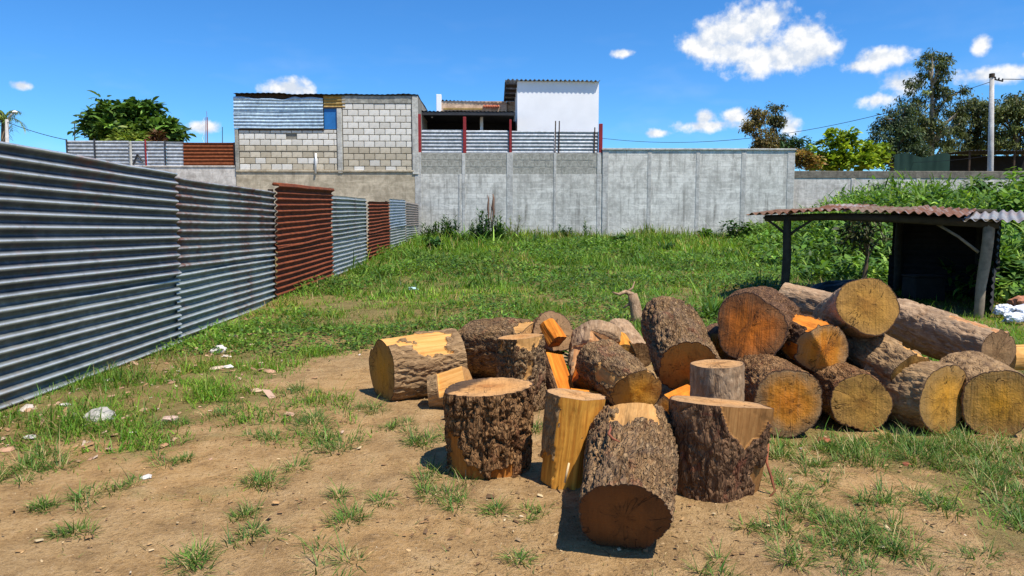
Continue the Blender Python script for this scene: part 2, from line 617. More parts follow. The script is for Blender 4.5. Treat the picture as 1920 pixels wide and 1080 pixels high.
def lawn(x, y):
    x = np.asarray(x, float); y = np.asarray(y, float)
    n = fbm(x * 0.9, y * 0.9, 0, 21, 4)
    n2 = fbm(x * 3.1, y * 3.1, 0, 33, 3)
    edge = np.interp(x, [-3, -1.8, -0.9, 0.3, 1.2, 2.2, 3.0, 6], [6.0, 6.3, 7.0, 6.6, 5.6, 4.8, 3.6, 2.9])
    m = sstep(y - edge + 1.2 * n + 0.5 * n2, -0.35, 0.45)
    strip = sstep(-x + 0.75 * n + 0.35 * n2 - 0.15 * (4.8 - np.clip(y, 3, 6)), 1.15, 1.75) * sstep(y, 2.6, 4.0)
    right = sstep(n * 0.9 + n2 * 0.7 + sstep(x, 1.0, 1.9) * 0.75 * sstep(y, 1.4, 2.3) - 0.40, 0.0, 0.22) * sstep(x, 0.9, 1.2)
    left = sstep(n * 0.6 + n2 * 0.9 - 0.34, 0, 0.22) * 0.5 * sstep(-x, 0.2, 1.2)
    return np.clip(np.maximum(np.maximum(m, strip * (0.7 + 0.3 * sstep(n2, -0.3, 0.2))), np.maximum(right * 0.8, left)), 0, 1)


def axis_pts(a, b, step, lo, hi, g=1.16):
    pts = list(np.arange(a, b + 1e-6, step))
    s = step
    x = b
    while x < hi:
        s *= g; x += s; pts.append(x)
    s = step
    x = a
    while x > lo:
        s *= g; x -= s; pts.insert(0, x)
    return np.array(pts)


def make_ground():
    xs = axis_pts(-3.2, 6.0, 0.05, -3000, 3000, 1.09)
    ys = axis_pts(1.2, 8.5, 0.05, -3000, 4000, 1.07)
    X, Y = np.meshgrid(xs, ys)
    Z = terr(X, Y)
    m = lawn(X, Y)
    near = 1 - sstep(np.hypot(X, Y), 9, 16)
    Z = Z + near * (0.012 * fbm(X * 4, Y * 4, 0, 41, 4) + 0.007 * np.abs(fbm(X * 11, Y * 11, 0, 43, 2)))
    V = np.stack([X, Y, Z], -1).reshape(-1, 3)
    me = np_mesh('ground', V, grid_quads(len(xs), len(ys)), None, {'lawn': ('FLOAT', m.ravel())}, True)
    mt, nt = mat('dry_soil')
    oc = nt.oc
    a = nt.attr('lawn').outputs['Fac']
    n1 = nt.noise(oc, 0.8, 6, 0.6, 0.4)
    n2 = nt.noise(oc, 6.0, 6, 0.65, 0.3)
    n3 = nt.noise(oc, 45.0, 5, 0.7)
    n4 = nt.noise(oc, 170.0, 3, 0.6)
    c = nt.mix(nt.mapr(n1, 0.36, 0.64), srgb(158, 128, 88), srgb(180, 140, 88))
    c = nt.mix(nt.mapr(n2, 0.45, 0.72, 0, 0.75), c, srgb(194, 162, 116))
    c = nt.mix(nt.mapr(n2, 0.5, 0.28, 0, 0.7), c, srgb(124, 98, 66))
    c = nt.mix(nt.mapr(n3, 0.54, 0.72, 0, 0.6), c, srgb(186, 158, 124))
    c = nt.mix(nt.mapr(n3, 0.46, 0.30, 0, 0.65), c, srgb(98, 76, 52))
    c = nt.mix(nt.mapr(n4, 0.58, 0.74, 0, 0.55), c, srgb(206, 180, 142))
    c = nt.mix(nt.mapr(n4, 0.42, 0.28, 0, 0.6), c, srgb(86, 64, 42))
    # thatch and moss where the grass grows
    g = nt.mix(nt.mapr(n2, 0.3, 0.7), srgb(84, 88, 42), srgb(116, 106, 62))
    g = nt.mix(nt.mapr(n3, 0.4, 0.7, 0, 0.6), g, srgb(70, 92, 34))
    lm = nt.mapr(nt.math('ADD', a, nt.math('MULTIPLY', nt.math('SUBTRACT', n2, 0.5), 0.9)), 0.35, 0.85)
    c = nt.mix(nt.math('MULTIPLY', lm, 0.62), c, g)
    h = nt.math('ADD', nt.math('MULTIPLY', n2, 0.6), nt.math('ADD', nt.math('MULTIPLY', n3, 0.35), nt.math('MULTIPLY', n4, 0.12)))
    setb(nt, c, 0.95, 0, 0.15, nt.bump(h, 1.0, 0.06))
    o = link('ground', me, mt)
    tag(o, 'bare tan soil of the yard turning to green lawn', kind='structure')


make_ground()

# ------------------------------------------------------------------ grass
M_GRASS = leafmat('grass_blade', 0.35, 0.5)
GREENS = [(90, 128, 38), (118, 150, 46), (62, 100, 30), (140, 160, 62), (90, 136, 36)]


def in_pile(x, y):
    """soil under the log pile stays nearly bare"""
    return sstep(x, -0.75, -0.55) * (1 - sstep(x, 3.2, 3.6)) * sstep(y, 3.3, 3.5) * (1 - sstep(y, 4.9, 5.4))


def make_grass():
    rng = np.random.default_rng(7)
    parts = []
    bands = [(1.6, 3.4, 3600, 0.0042, 0.050), (3.4, 6.0, 7600, 0.0060, 0.098), (6.0, 9.0, 3200, 0.0078, 0.085), (9.0, 13.0, 1500, 0.0115, 0.11), (13.0, 19.0, 800, 0.017, 0.18), (19.0, 27.0, 480, 0.025, 0.26)]
    for (y0, y1, D, wd, ln) in bands:
        x0, x1 = -2.88, min(0.76 * y1 + 0.8, 15.5)
        n = int((x1 - x0) * (y1 - y0) * D)
        x = rng.uniform(x0, x1, n); y = rng.uniform(y0, y1, n)
        keep = (x > -0.76 * y - 0.4) & (x < 0.76 * y + 0.5)
        x, y = x[keep], y[keep]
        m = lawn(x, y) * (1 - 0.9 * in_pile(x, y))
        cl = fbm(x * 2.2, y * 2.2, 5.0, 77, 3)
        fine = fbm(x * 9, y * 9, 2.0, 78, 2)
        pr = m * np.clip(0.66 + 1.3 * cl + 1.2 * fine, 0.02, 1)
        if y0 < 3:
            pr = pr * 0.85
        k = rng.random(len(x)) < pr
        x, y, cl, fine, m = x[k], y[k], cl[k], fine[k], m[k]
        n = len(x)
        big = fbm(x * 0.5, y * 0.5, 9.0, 79, 3)
        hgt = ln * np.exp(rng.normal(0, 0.35, n)) * (0.75 + 0.7 * np.clip(cl + 0.3, 0, 1) + 0.5 * sstep(big, 0.0, 0.5)) * (0.55 + 0.45 * m)
        c = col_var(rng, n, GREENS, [3, 3, 2.4, 1.4, 2.4], 0.2)
        dry = (rng.random(n) < 0.05 + 0.28 * sstep(fbm(x * 0.8, y * 0.8, 4.0, 91, 3), 0.12, 0.5))
        c[dry] = col_var(rng, int(dry.sum()), [(164, 142, 88), (186, 166, 110), (132, 112, 70)])
        c *= (1.0 + 0.45 * np.clip(fbm(x * 1.1, y * 1.1, 6.0, 92, 3), -0.6, 0.6))[:, None]
        yel = sstep(fbm(x * 0.6, y * 0.6, 8.0, 93, 3), 0.0, 0.45)[:, None]
        c = c * (1 - yel * 0.5) + c * np.array([1.35, 1.15, 0.75]) * yel * 0.5
        base = np.stack([x, y, terr(x, y) - 0.008], 1)
        V, Q, T, nv = strips(base, rng.uniform(0, 2 * math.pi, n), rng.uniform(R(12), R(78), n), hgt * 0.9, wd * np.exp(rng.normal(0, 0.25, n)), rng.uniform(0.1, 1.5, n), 2)
        parts.append((V, Q, T, nv, c))
    # rank clumps of longer arching leaves, taller towards the wall
    nc = 420
    yc = 7.5 + 19.0 * rng.random(nc) ** 0.9; xc = -2.7 + rng.random(nc) * (0.74 * yc + 3.2)
    kc = (lawn(xc, yc) > 0.7) & (fbm(xc * 0.4, yc * 0.4, 3, 97, 3) > -0.12)
    xc, yc = xc[kc], yc[kc]; nc = len(xc)
    hc = np.interp(yc, [7, 14, 22, 27], [0.12, 0.22, 0.34, 0.55]) * np.exp(rng.normal(0, 0.35, nc))
    tone = np.exp(rng.normal(-0.05, 0.3, nc))
    ci = np.repeat(np.arange(nc), 26); n = len(ci)
    x = xc[ci] + rng.normal(0, 0.28, n) * hc[ci]; y = yc[ci] + rng.normal(0, 0.28, n) * hc[ci]
    V, Q, T, nv = strips(np.stack([x, y, terr(x, y) - 0.01], 1), rng.uniform(0, 6.3, n), rng.uniform(0.5, 1.45, n), hc[ci] * rng.uniform(0.6, 1.4, n), np.interp(yc[ci], [7, 14, 27], [0.011, 0.022, 0.04]) * rng.uniform(0.7, 1.3, n), rng.uniform(0.5, 1.9, n), 3, [0.7, 1.0, 0.7])
    parts.append((V, Q, T, nv, col_var(rng, n, [(70, 106, 38), (94, 130, 46), (54, 86, 34), (120, 148, 58)], None, 0.18) * tone[ci][:, None]))
    # broad leaved weeds scattered through the lawn in patches
    n = 110000
    y = 6.0 + 20.8 * rng.random(n) ** 1.25; x = -2.85 + rng.random(n) * (0.76 * y + 3.6)
    pt = fbm(x * 0.75, y * 0.75, 12.0, 95, 4)
    k = rng.random(n) < lawn(x, y) * sstep(pt, -0.15, 0.2) * (1 - in_pile(x, y))
    x, y, pt = x[k], y[k], pt[k]
    n = len(x)
    sc = np.interp(y, [6, 12, 20, 27], [0.035, 0.055, 0.09, 0.12])
    zt_ = sc * (0.3 + 2.2 * rng.random(n)) * (0.5 + 1.5 * sstep(pt, 0.0, 0.5))
    V, Q, T, nv = strips(np.stack([x, y, terr(x, y) + zt_ * 0.7], 1), rng.uniform(0, 6.3, n), rng.uniform(-0.2, 0.9, n), sc * np.exp(rng.normal(0, 0.3, n)) * 1.2, sc * rng.uniform(0.4, 0.8, n), rng.uniform(0.1, 1.0, n), 2, [0.6, 1.0])
    cw = col_var(rng, n, [(78, 116, 40), (104, 140, 48), (56, 88, 32), (122, 146, 56)], None, 0.22)
    parts.append((V, Q, T, nv, cw * (1 + 0.5 * fbm(x * 1.5, y * 1.5, 2.0, 96, 2))[:, None]))
    o = link('lawn_grass', leaf_mesh('lawn_grass', parts), M_GRASS)
    tag(o, 'uneven green lawn of mixed grass running to the concrete wall', 'grass', kind='stuff')
    # tufts standing in the bare soil
    parts = []
    for (tx, ty, s) in TW:
        n = int(260 * (s / 0.10) ** 1.4) + 90
        n = min(n, 800)
        kc = rng.integers(4, 8)
        sc = rng.normal(0, 0.5, (kc, 2)) * s * np.array([1.15, 1.5]); ss = s * rng.uniform(0.22, 0.62, kc)
        ki = rng.integers(0, kc, n)
        a = rng.uniform(0, 2 * math.pi, n)
        rr = ss[ki] * rng.random(n) ** 0.6
        x = tx + sc[ki, 0] + rr * np.cos(a) * 1.1; y = ty + sc[ki, 1] + rr * np.sin(a) * 1.3
        ctr = np.clip(1 - rr / (ss[ki] * 1.2), 0, 1) * rng.uniform(0.5, 1.0, kc)[ki]
        base = np.stack([x, y, terr(x, y) - 0.006], 1)
        hgt = (0.030 + 0.055 * ctr) * np.exp(rng.normal(0, 0.3, n)) * (0.7 + 0.3 * min(1.5, s / 0.1))
        out = a + rng.normal(0, 0.7, n)
        V, Q, T, nv = strips(base, out, rng.uniform(R(8), R(75), n), hgt * 1.25, 0.0040 * np.exp(rng.normal(0, 0.2, n)), rng.uniform(0.2, 1.6, n), 3)
        c = col_var(rng, n, [(76, 112, 42), (100, 132, 52), (58, 92, 34), (122, 142, 66)], None, 0.22)
        dry = rng.random(n) < 0.14
        c[dry] = col_var(rng, int(dry.sum()), [(168, 146, 96), (188, 168, 118)])
        parts.append((V, Q, T, nv, c))
    # single straggling blades over the soil
    n = 5200
    x = rng.uniform(-2.6, 2.6, n); y = rng.uniform(1.9, 6.4, n)
    k = rng.random(n) < np.clip(0.12 + 0.9 * np.clip(fbm(x * 1.8, y * 1.8, 3, 55, 3), 0, 1), 0, 1) * (1 - in_pile(x, y))
    x, y = x[k], y[k]; n = len(x)
    V, Q, T, nv = strips(np.stack([x, y, terr(x, y)], 1), rng.uniform(0, 6.3, n), rng.uniform(R(5), R(60), n), 0.03 * np.exp(rng.normal(0, 0.4, n)), np.full(n, 0.0032), rng.uniform(0, 1.2, n), 2)
    parts.append((V, Q, T, nv, col_var(rng, n, [(96, 120, 56), (120, 132, 70), (160, 140, 92), (140, 110, 70)], None, 0.2)))
    # dry straw and dead blades lying flat on the soil
    n = 26000
    x = rng.uniform(-2.8, 3.4, n); y = 1.9 + 5.4 * rng.random(n) ** 1.2
    k = rng.random(n) < np.clip(0.35 + 1.1 * fbm(x * 1.3, y * 1.3, 7, 57, 4), 0.05, 1)
    x, y = x[k], y[k]; n = len(x)
    V, Q, T, nv = strips(np.stack([x, y, terr(x, y) + 0.008], 1), rng.uniform(0, 6.3, n), rng.uniform(-0.05, 0.25, n), 0.022 * np.exp(rng.normal(0, 0.5, n)), np.full(n, 0.0030), rng.uniform(0, 0.4, n), 2)
    parts.append((V, Q, T, nv, col_var(rng, n, [(176, 148, 100), (150, 120, 78), (122, 98, 62), (104, 104, 58), (196, 172, 128), (92, 72, 48)], None, 0.2)))
    o = link('grass_tufts', leaf_mesh('grass_tufts', parts), M_GRASS)
    tag(o, 'scattered grass tufts on the bare soil', 'grass', kind='stuff')


make_grass()


def make_chips():
    """sawdust flakes, wood chips, dry leaves and small stones lying on the soil"""
    rng = np.random.default_rng(11)
    n = 16000
    x = rng.uniform(-2.7, 3.2, n); y = 1.9 + 5.5 * rng.random(n) ** 1.3
    k = rng.random(n) < np.clip(0.22 + 0.5 * fbm(x * 1.5, y * 1.5, 0, 61, 3) + 0.35 * np.exp(-((x - 0.9) ** 2 + (y - 3.3) ** 2) / 1.2), 0.04, 1) * (1 - 0.7 * lawn(x, y))
    x, y = x[k], y[k]
    xf = -2.85 + np.abs(rng.normal(0, 0.75, 420)); yf = rng.uniform(3.2, 8.0, 420)
    x = np.concatenate([x, xf]); y = np.concatenate([y, yf]); n = len(x)
    a = rng.uniform(0, 6.3, n)
    L = 0.0045 * np.exp(rng.normal(0, 0.55, n)) * np.where(np.arange(n) >= n - 420, 2.6, 1.0); Wd = L * rng.uniform(0.25, 0.8, n); H = L * rng.uniform(0.12, 0.45, n)
    z = terr(x, y) + 0.006
    tilt = rng.normal(0, 0.25, n)
    V = np.zeros((n, 8, 3))
    i = 0
    for sz in (0, 1):
        for (sx, sy) in ((-1, -1), (1, -1), (1, 1), (-1, 1)):
            lx = sx * L * (0.75 if sz else 1) + rng.normal(0, 0.15, n) * L; ly = sy * Wd * (0.75 if sz else 1)
            V[:, i, 0] = x + lx * np.cos(a) - ly * np.sin(a)
            V[:, i, 1] = y + lx * np.sin(a) + ly * np.cos(a)
            V[:, i, 2] = z + sz * H + lx * tilt
            i += 1
    off = (np.arange(n) * 8)[:, None, None]
    F = np.array([[4, 5, 6, 7], [0, 1, 5, 4], [1, 2, 6, 5], [2, 3, 7, 6], [3, 0, 4, 7]])[None]
    c = col_var(rng, n, [(190, 168, 130), (172, 138, 94), (146, 112, 74), (214, 198, 170), (118, 88, 62), (98, 78, 56)], [1.0, 2.5, 3, .2, 3, 3], 0.15)
    c[-420:] = col_var(rng, 420, [(196, 172, 150), (186, 148, 122), (164, 124, 90), (214, 204, 192), (134, 102, 74)], [1, 2, 2, .5, 2], 0.15)
    me = np_mesh('wood_chips', V.reshape(-1, 3), (off + F).reshape(-1, 4), None, {'col': ('FLOAT_COLOR', np.repeat(c, 8, 0))})
    m, nt = mat('chip')
    setb(nt, nt.attr('col').outputs['Color'], 0.85, 0, 0.2)
    tag(link('wood_chips', me, m), 'wood chips, dry bits and crumbs of soil strewn on the ground', 'wood chips', kind='stuff')


make_chips()

# ------------------------------------------------------------------ walls at the back of the yard
WY = 27.0                                  # depth of the wall plane
KX = WY / FPX


def wx(px): return XY(px, WY, 0).x


def wz(py, px=960): return P(px, py, WY).z


M_PLASTER = concrete('grey_plaster', (180, 176, 166), (204, 200, 190), (96, 91, 83), 0.75, 1.0, 0.95, 0.4, 0.42)
M_PLASTER2 = concrete('pale_plaster', (188, 184, 174), (210, 206, 196), (98, 93, 85), 0.7, 1.0, 0.9, 0.3, 0.42)
M_TAN = concrete('tan_cement', (166, 152, 128), (188, 174, 150), (108, 96, 78), 0.5, 0.9, 0.55, 0.25, 0.5)
M_OLD = concrete('old_block_cement', (134, 131, 121), (164, 161, 150), (84, 81, 74), 0.6, 1.4, 0.55, 0.2, 0.6)
M_PIER = concrete('pier_cement', (168, 165, 156), (190, 187, 178), (110, 104, 94), 0.5, 1.6, 0.5, 0, 0.5)
M_PIER2 = concrete('pier_plaster', (164, 161, 154), (186, 183, 176), (112, 106, 96), 0.5, 1.3, 0.6, 0, 0.5)
M_CAP = concrete('dark_cap', (92, 86, 76), (120, 112, 100), (52, 48, 44), 0.8, 1.5, 0.6, 0, 0.5)
M_FARWALL = concrete('far_wall_plaster', (186, 178, 168), (204, 197, 188), (110, 98, 88), 0.5, 1.0, 0.55, 0.35, 0.5)
M_MORTAR = concrete('mortar', (126, 120, 108), (146, 140, 128), (86, 80, 70), 0.5, 2.0, 0.2, 0, 0.4)


def wall_thing(name, label, px0, px1, ptop, mat_, y0=WY, th=0.18, cat='wall'):
    x0, x1 = wx(px0), wx(px1)
    t = empty(name, ((x0 + x1) / 2, y0, 0))
    tag(t, label, cat)
    cx = (x0 + x1) / 2
    MB().box(x0 - cx, x1 - cx, 0, th, -0.3, wz(ptop)).build('wall_panel', mat_, t)
    return t, cx


# tall pale wall on the right
t, cx = wall_thing('concrete_wall', 'tallest pale grey plastered wall, right of the red posts', 1128, 1486, 281, M_PLASTER2, WY - 0.02)
for px, wpx in ((1134, 11), (1216, 7), (1306, 7), (1391, 9), (1479, 13)):
    MB().box(wx(px - wpx / 2) - cx, wx(px + wpx / 2) - cx, -0.014, 0.01, -0.3, wz(281.6), 0.005).build('pier', M_PIER2, t)
MB().box(wx(1127) - cx, wx(1487) - cx, -0.05, 0.22, wz(281), wz(277.5), 0.01).build('coping', M_PIER, t)
# wall in the middle, older blocks on top
t, cx = wall_thing('concrete_wall', 'grey plastered wall with a band of dark old blocks, under the red posts', 779, 1127.8, 326, M_PLASTER)
MB().box(wx(779) - cx, wx(1127.5) - cx, 0.012, 0.17, wz(326), wz(287)).build('block_band', M_OLD, t)
for px, wpx, yt in ((785, 12, 286), (862, 4, 326), (870, 6, 288), (956, 12, 286), (1040, 5, 287), (1122, 7, 286)):
    MB().box(wx(px - wpx / 2) - cx, wx(px + wpx / 2) - cx, -0.016, 0.01, -0.3, wz(yt), 0.005).build('pier', M_PIER2, t)
# two courses of old blocks told apart in the band
bw, bh = wx(20) - wx(0), 0.0
rngb = random.Random(5)
for row in range(3):
    za, zb = wz(326 - row * 13 + 0.0), wz(326 - (row + 1) * 13)
    x = 792 - (10 if row % 2 else 0)
    while x < 1118:
        xa, xb = max(x, 792), min(x + 20, 1117)
        if xb - xa > 5:
            MB().box(0, wx(xb - 0.7) - wx(xa), -0.006, 0.02, 0, (za and zb - za - 0.02), 0.008).build('block', M_OLD, t, loc=(wx(xa) - cx, 0.011 + rngb.uniform(-0.004, 0.002), za))
        x += 20
# tan wall under the block house
t, cx = wall_thing('cement_wall', 'tan cement retaining wall below the block house', 446, 778.6, 323, M_TAN, WY - 0.01)
MB().box(wx(446) - cx, wx(778) - cx, -0.04, 0.2, wz(323), wz(319.5), 0.01).build('ledge', M_TAN, t)
# low wall on the left, under the grey sheet fence
t, cx = wall_thing('cement_wall', 'low pale cement wall under the far grey sheet fence', 120, 445, 314, M_FARWALL, WY + 0.02)
MB().box(wx(120) - cx, wx(444) - cx, -0.03, 0.2, wz(314), wz(311.5), 0.01).build('ledge', M_FARWALL, t)
# low wall on the right with a dark rim
t, cx = wall_thing('cement_wall', 'low whitish wall with dark rim, behind the weeds at right', 1487, 1930, 333, M_FARWALL, WY + 0.15)
MB().box(wx(1487) - cx, wx(1930) - cx, -0.02, 0.2, wz(333), wz(319), 0.015).build('dark_rim', M_CAP, t)
for px in (1600, 1722):
    MB().box(wx(px - 4) - cx, wx(px + 4) - cx, -0.025, 0.01, 0.3, wz(333.5), 0.008).build('pier', M_FARWALL, t)

# ------------------------------------------------------------------ corrugated sheets
def corr(name, mat_, parent, o, u, v, L, Wd, pitch=0.076, amp=0.009, nu=14, wob=0.006, seed=0, per=8, edge=0.0, lift=None, sharp=1.0):
    """sheet from corner o along u (ridges run this way) and v (across the ridges); relief along u x v"""
    o, u, v = Vector(o), Vector(u).normalized(), Vector(v).normalized()
    n = u.cross(v)
    nv = max(4, int(Wd / pitch * per)) + 1
    us = np.linspace(0, L, nu); vs = np.linspace(0, Wd, nv)
    UU, VV = np.meshgrid(us, vs)
    h = amp * (2 * (0.5 + 0.5 * np.sin(VV / pitch * 2 * math.pi)) ** sharp - 1)
    h = h + wob * fbm(UU * 0.9, VV * 1.4, seed * 3.7, seed, 3) * 2 + wob * 0.35 * fbm(UU * 4, VV * 5, seed * 1.7, seed + 3, 2)
    VV2 = VV + wob * 1.2 * fbm(UU * 0.7, VV * 0.5, seed * 2.1 + 8, seed + 5, 2)
    if edge > 0:
        top = sstep(VV, Wd - 0.12, Wd)
        VV2 = VV2 + top * edge * fbm(UU * 2.2, 0 * VV, seed + 0.5, seed + 6, 3)
    if lift is not None:
        h = h + lift(UU / L, VV / Wd)
    A = np.array
    V = A(o)[None, None] + UU[..., None] * A(u) + VV2[..., None] * A(v) + h[..., None] * A(n)
    th = 0.0012
    B = V - th * A(n)
    nV = nu * nv
    Q = grid_quads(nu, nv)
    Qb = Q[:, ::-1] + nV
    cw = (0.5 + 0.5 * np.sin(VV / pitch * 2 * math.pi)).ravel() ** 8  # mask for the highlight painted along the ridge tops
    me = np_mesh(name, np.concatenate([V.reshape(-1, 3), B.reshape(-1, 3)]), np.concatenate([Q, Qb]), None, {'ridge_glint': ('FLOAT', np.concatenate([cw, 0 * cw]))}, True)
    return link(name, me, mat_, parent)


M_GALV_FAR = sheetmetal('galvanised_far', (150, 154, 158), (178, 182, 186), 0.08, 0.1, 0.5, seed=1)
M_GALV_BLUE = sheetmetal('galvanised_bluish', (150, 172, 190), (182, 202, 216), 0.05, 0.1, 0.5, seed=2)
M_RUST_FAR = sheetmetal('rust_far', (112, 60, 36), (134, 74, 46), 0.95, 0.05, 0.7, ((106, 52, 26), (150, 84, 48)), seed=3)
M_RUST_DARK = sheetmetal('rust_roof_dark', (60, 52, 48), (80, 68, 60), 0.6, 0.2, 0.7, ((66, 40, 30), (98, 66, 48)), seed=4)
M_OCHRE = sheetmetal('ochre_sheet', (150, 120, 62), (176, 146, 84), 0.3, 0.1, 0.6, ((96, 66, 34), (120, 88, 48)), seed=6)
M_REDSTEEL = plain('red_oxide_steel', (142, 40, 42), 0.55, 0.0, 0.25, 9)
M_WHITE = plain('white_paint', (243, 242, 240), 0.75, 0, 0.04, 1.6)
M_DARKGREY = plain('dark_grey_metal', (62, 62, 64), 0.6, 0.3, 0.2, 4)
M_GREYMETAL = plain('grey_metal', (140, 142, 146), 0.5, 0.3, 0.15, 5)
M_BLUETARP = plain('blue_plastic', (44, 112, 176), 0.45, 0, 0.2, 2.5)
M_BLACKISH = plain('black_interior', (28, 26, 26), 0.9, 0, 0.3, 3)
M_CLAY = concrete('clay_wall', (184, 152, 122), (208, 180, 152), (130, 98, 76), 0.6, 1.5, 0.5, 0.5, 0.5)
M_WOODDARK = plain('old_dark_timber', (74, 58, 44), 0.85, 0, 0.35, 7)

# block colour varies from one block to the next
M_BLOCK, nt = mat('concrete_block')
oi = nt.new('ShaderNodeObjectInfo').outputs['Random']
n1 = nt.noise(nt.oc, 9, 5, 0.65)
n2 = nt.noise(nt.oc, 60, 3, 0.6)
c = nt.mix(oi, srgb(204, 198, 186), srgb(232, 227, 217))
c = nt.mix(nt.mapr(n1, 0.48, 0.72, 0, 0.45), c, srgb(168, 160, 146))
c = nt.mix(nt.mapr(n2, 0.55, 0.75, 0, 0.4), c, srgb(140, 132, 120))
setb(nt, c, 0.92, 0, 0.2, nt.bump(n2, 0.4, 0.01))
M_BLOCK2, nt = mat('tan_concrete_block')
oi = nt.new('ShaderNodeObjectInfo').outputs['Random']
n1 = nt.noise(nt.oc, 9, 5, 0.65)
c = nt.mix(oi, srgb(178, 166, 144), srgb(210, 198, 176))
c = nt.mix(nt.mapr(n1, 0.48, 0.72, 0, 0.5), c, srgb(140, 128, 108))
setb(nt, c, 0.92, 0, 0.2, nt.bump(n1, 0.4, 0.01))

# ------------------------------------------------------------------ block house
hx0, hx1 = wx(446), wx(786)
BH = empty('block_house', ((hx0 + hx1) / 2, WY, wz(320)))
tag(BH, 'unfinished block house with bluish corrugated cladding and dark flat roof', 'house')
bx, bz = (hx0 + hx1) / 2, wz(320)
HD = 3.6
hw = MB()
hw.box(wx(446) - bx, wx(642) - bx, 0.03, 0.2, 0.0, wz(243) - bz)
hw.box(wx(642) - bx, hx1 - bx, 0.03, 0.2, -0.1, wz(180) - bz)
hw.box(hx1 - bx - 0.2, hx1 - bx, 0.2, HD, -0.1, wz(181) - bz)
hw.box(hx0 - bx, hx0 - bx + 0.2, 0.2, HD, -0.1, wz(243) - bz)
hwall = hw.build('wall', M_MORTAR, BH)
bmesh_cache = {}


def block(px0, px1, py0, py1, m_, dy=0.0):
    """one concrete block between pixel edges on the house front"""
    w_, h_ = round(wx(px1) - wx(px0) - 0.024, 3), round(wz(py0) - wz(py1) - 0.026, 3)
    if w_ < 0.05: return
    key = (w_, h_, m_.name)
    if key not in bmesh_cache:
        me = MB().box(0, w_, 0, 0.06, 0, h_, 0.008).mesh('block')
        me.materials.append(m_)
        bmesh_cache[key] = me
    o = link('block', bmesh_cache[key], None, hwall, (wx(px0) - bx + 0.012, -0.002 + dy, wz(py1) - bz + 0.012))


rb = random.Random(3)
CH = 11.4
row = 0
y = 319.5
while y > 248:                               # lower left field
    y0 = max(y - CH, 244.5)
    x = 453 - (10 if row % 2 else 0)
    while x < 634:
        a, b = max(x, 453), min(x + 19.6, 635)
        if not (row == 5 and 538 < a < 556):
            tone = M_BLOCK if row >= 4 or (row in (0, 1) and rb.random() < 0.45) else M_BLOCK2
            if b - a > 4: block(a, b, y0, y, tone, rb.uniform(-0.005, 0.004))
        x += 19.6
    y -= CH
    row += 1
row = 0
y = 324
while y > 196:                               # tall right field
    y0 = y - CH * 1.03
    x = 646 - (10 if row % 2 else 0)
    while x < 770:
        a, b = max(x, 646), min(x + 19.6, 774)
        tone = M_BLOCK if row >= 4 or (row in (0, 1) and rb.random() < 0.4) else M_BLOCK2
        if b - a > 4: block(a, b, y0, y, tone, rb.uniform(-0.005, 0.004))
        x += 19.6
    y = y0
    row += 1
for (a, b, yt, yb) in ((446, 452.5, 243.5, 320), (636, 645, 205, 325), (775, 786, 180.5, 327)):
    MB().box(wx(a) - bx, wx(b) - bx, -0.047, 0.04, wz(yb) - bz, wz(yt) - bz, 0.01).build('column', M_OLD if a < 500 else M_PIER, BH)
MB().box(wx(645.5) - bx, wx(774.5) - bx, -0.02, 0.03, wz(195) - bz, wz(181) - bz, 0.01).build('ring_beam', M_OLD, BH)
MB().box(wx(453) - bx, wx(612) - bx, -0.02, 0.06, wz(246) - bz, wz(242.6) - bz, 0.006).build('sill_plank', M_WOODDARK, BH)
MB().box(wx(453) - bx, wx(635) - bx, -0.01, 0.03, wz(284.6) - bz, wz(283.2) - bz).build('joint_strip', M_MORTAR, BH)
# upper cladding: two bluish sheets, ridges horizontal
corr('cladding_sheet', M_GALV_BLUE, BH, (wx(445.5) - bx, -0.05, wz(242.8) - bz), (1, 0, 0), (0, 0, 1), wx(611.5) - wx(445.5), 0.62, 0.12, 0.017, 30, 0.012, 4)
corr('cladding_sheet', M_GALV_BLUE, BH, (wx(446) - bx, -0.035, wz(214.5) - bz), (1, 0, 0), (0, 0, 1), wx(611) - wx(446), 0.56, 0.12, 0.017, 30, 0.02, 5, edge=0.10)
corr('ochre_sheet', M_OCHRE, BH, (wx(612) - bx, 0.0, wz(203) - bz), (1, 0, 0), (0, 0, 1), wx(652) - wx(612), wz(180) - wz(203), 0.12, 0.02, 8, 0.012, 6)
MB().box(wx(612) - bx, wx(640) - bx, 0.02, 0.03, wz(243) - bz, wz(204) - bz).build('blue_window_cover', M_BLUETARP, BH)
MB().box(wx(611) - bx, wx(645) - bx, -0.03, 0.02, wz(204.2) - bz, wz(202) - bz).build('lintel', M_WOODDARK, BH)
MB().box(wx(447) - bx, wx(652) - bx, 0.15, 0.25, wz(186) - bz, wz(177.5) - bz).build('roof_beam', M_WOODDARK, BH)
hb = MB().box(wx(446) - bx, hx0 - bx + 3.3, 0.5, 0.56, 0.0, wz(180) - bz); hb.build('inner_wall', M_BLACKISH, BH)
# flat roof of dark sheets with a ragged front edge
corr('roof_sheet', M_DARKGREY, BH, (wx(447) - bx, -0.12, wz(177.4) - bz), (0, 1, 0.0), (1, 0, -0.002), HD + 0.25, wx(640) - wx(447), 0.19, 0.008, 8, 0.02, 7)
corr('roof_sheet', M_DARKGREY, BH, (wx(638) - bx, -0.08, wz(177.8) - bz), (0, 1, 0.0), (1, 0, -0.004), HD + 0.25, wx(787) - wx(638), 0.19, 0.008, 8, 0.02, 8)
# white drain pipe in front of the lower blocks
MB().tube([(wx(596) - bx, -0.05, wz(289) - bz), (wx(596) - bx, -0.07, wz(300) - bz), (wx(595) - bx, -0.07, wz(326) - bz)], 0.035, 8).build('drain_pipe', M_WHITE, BH, True)

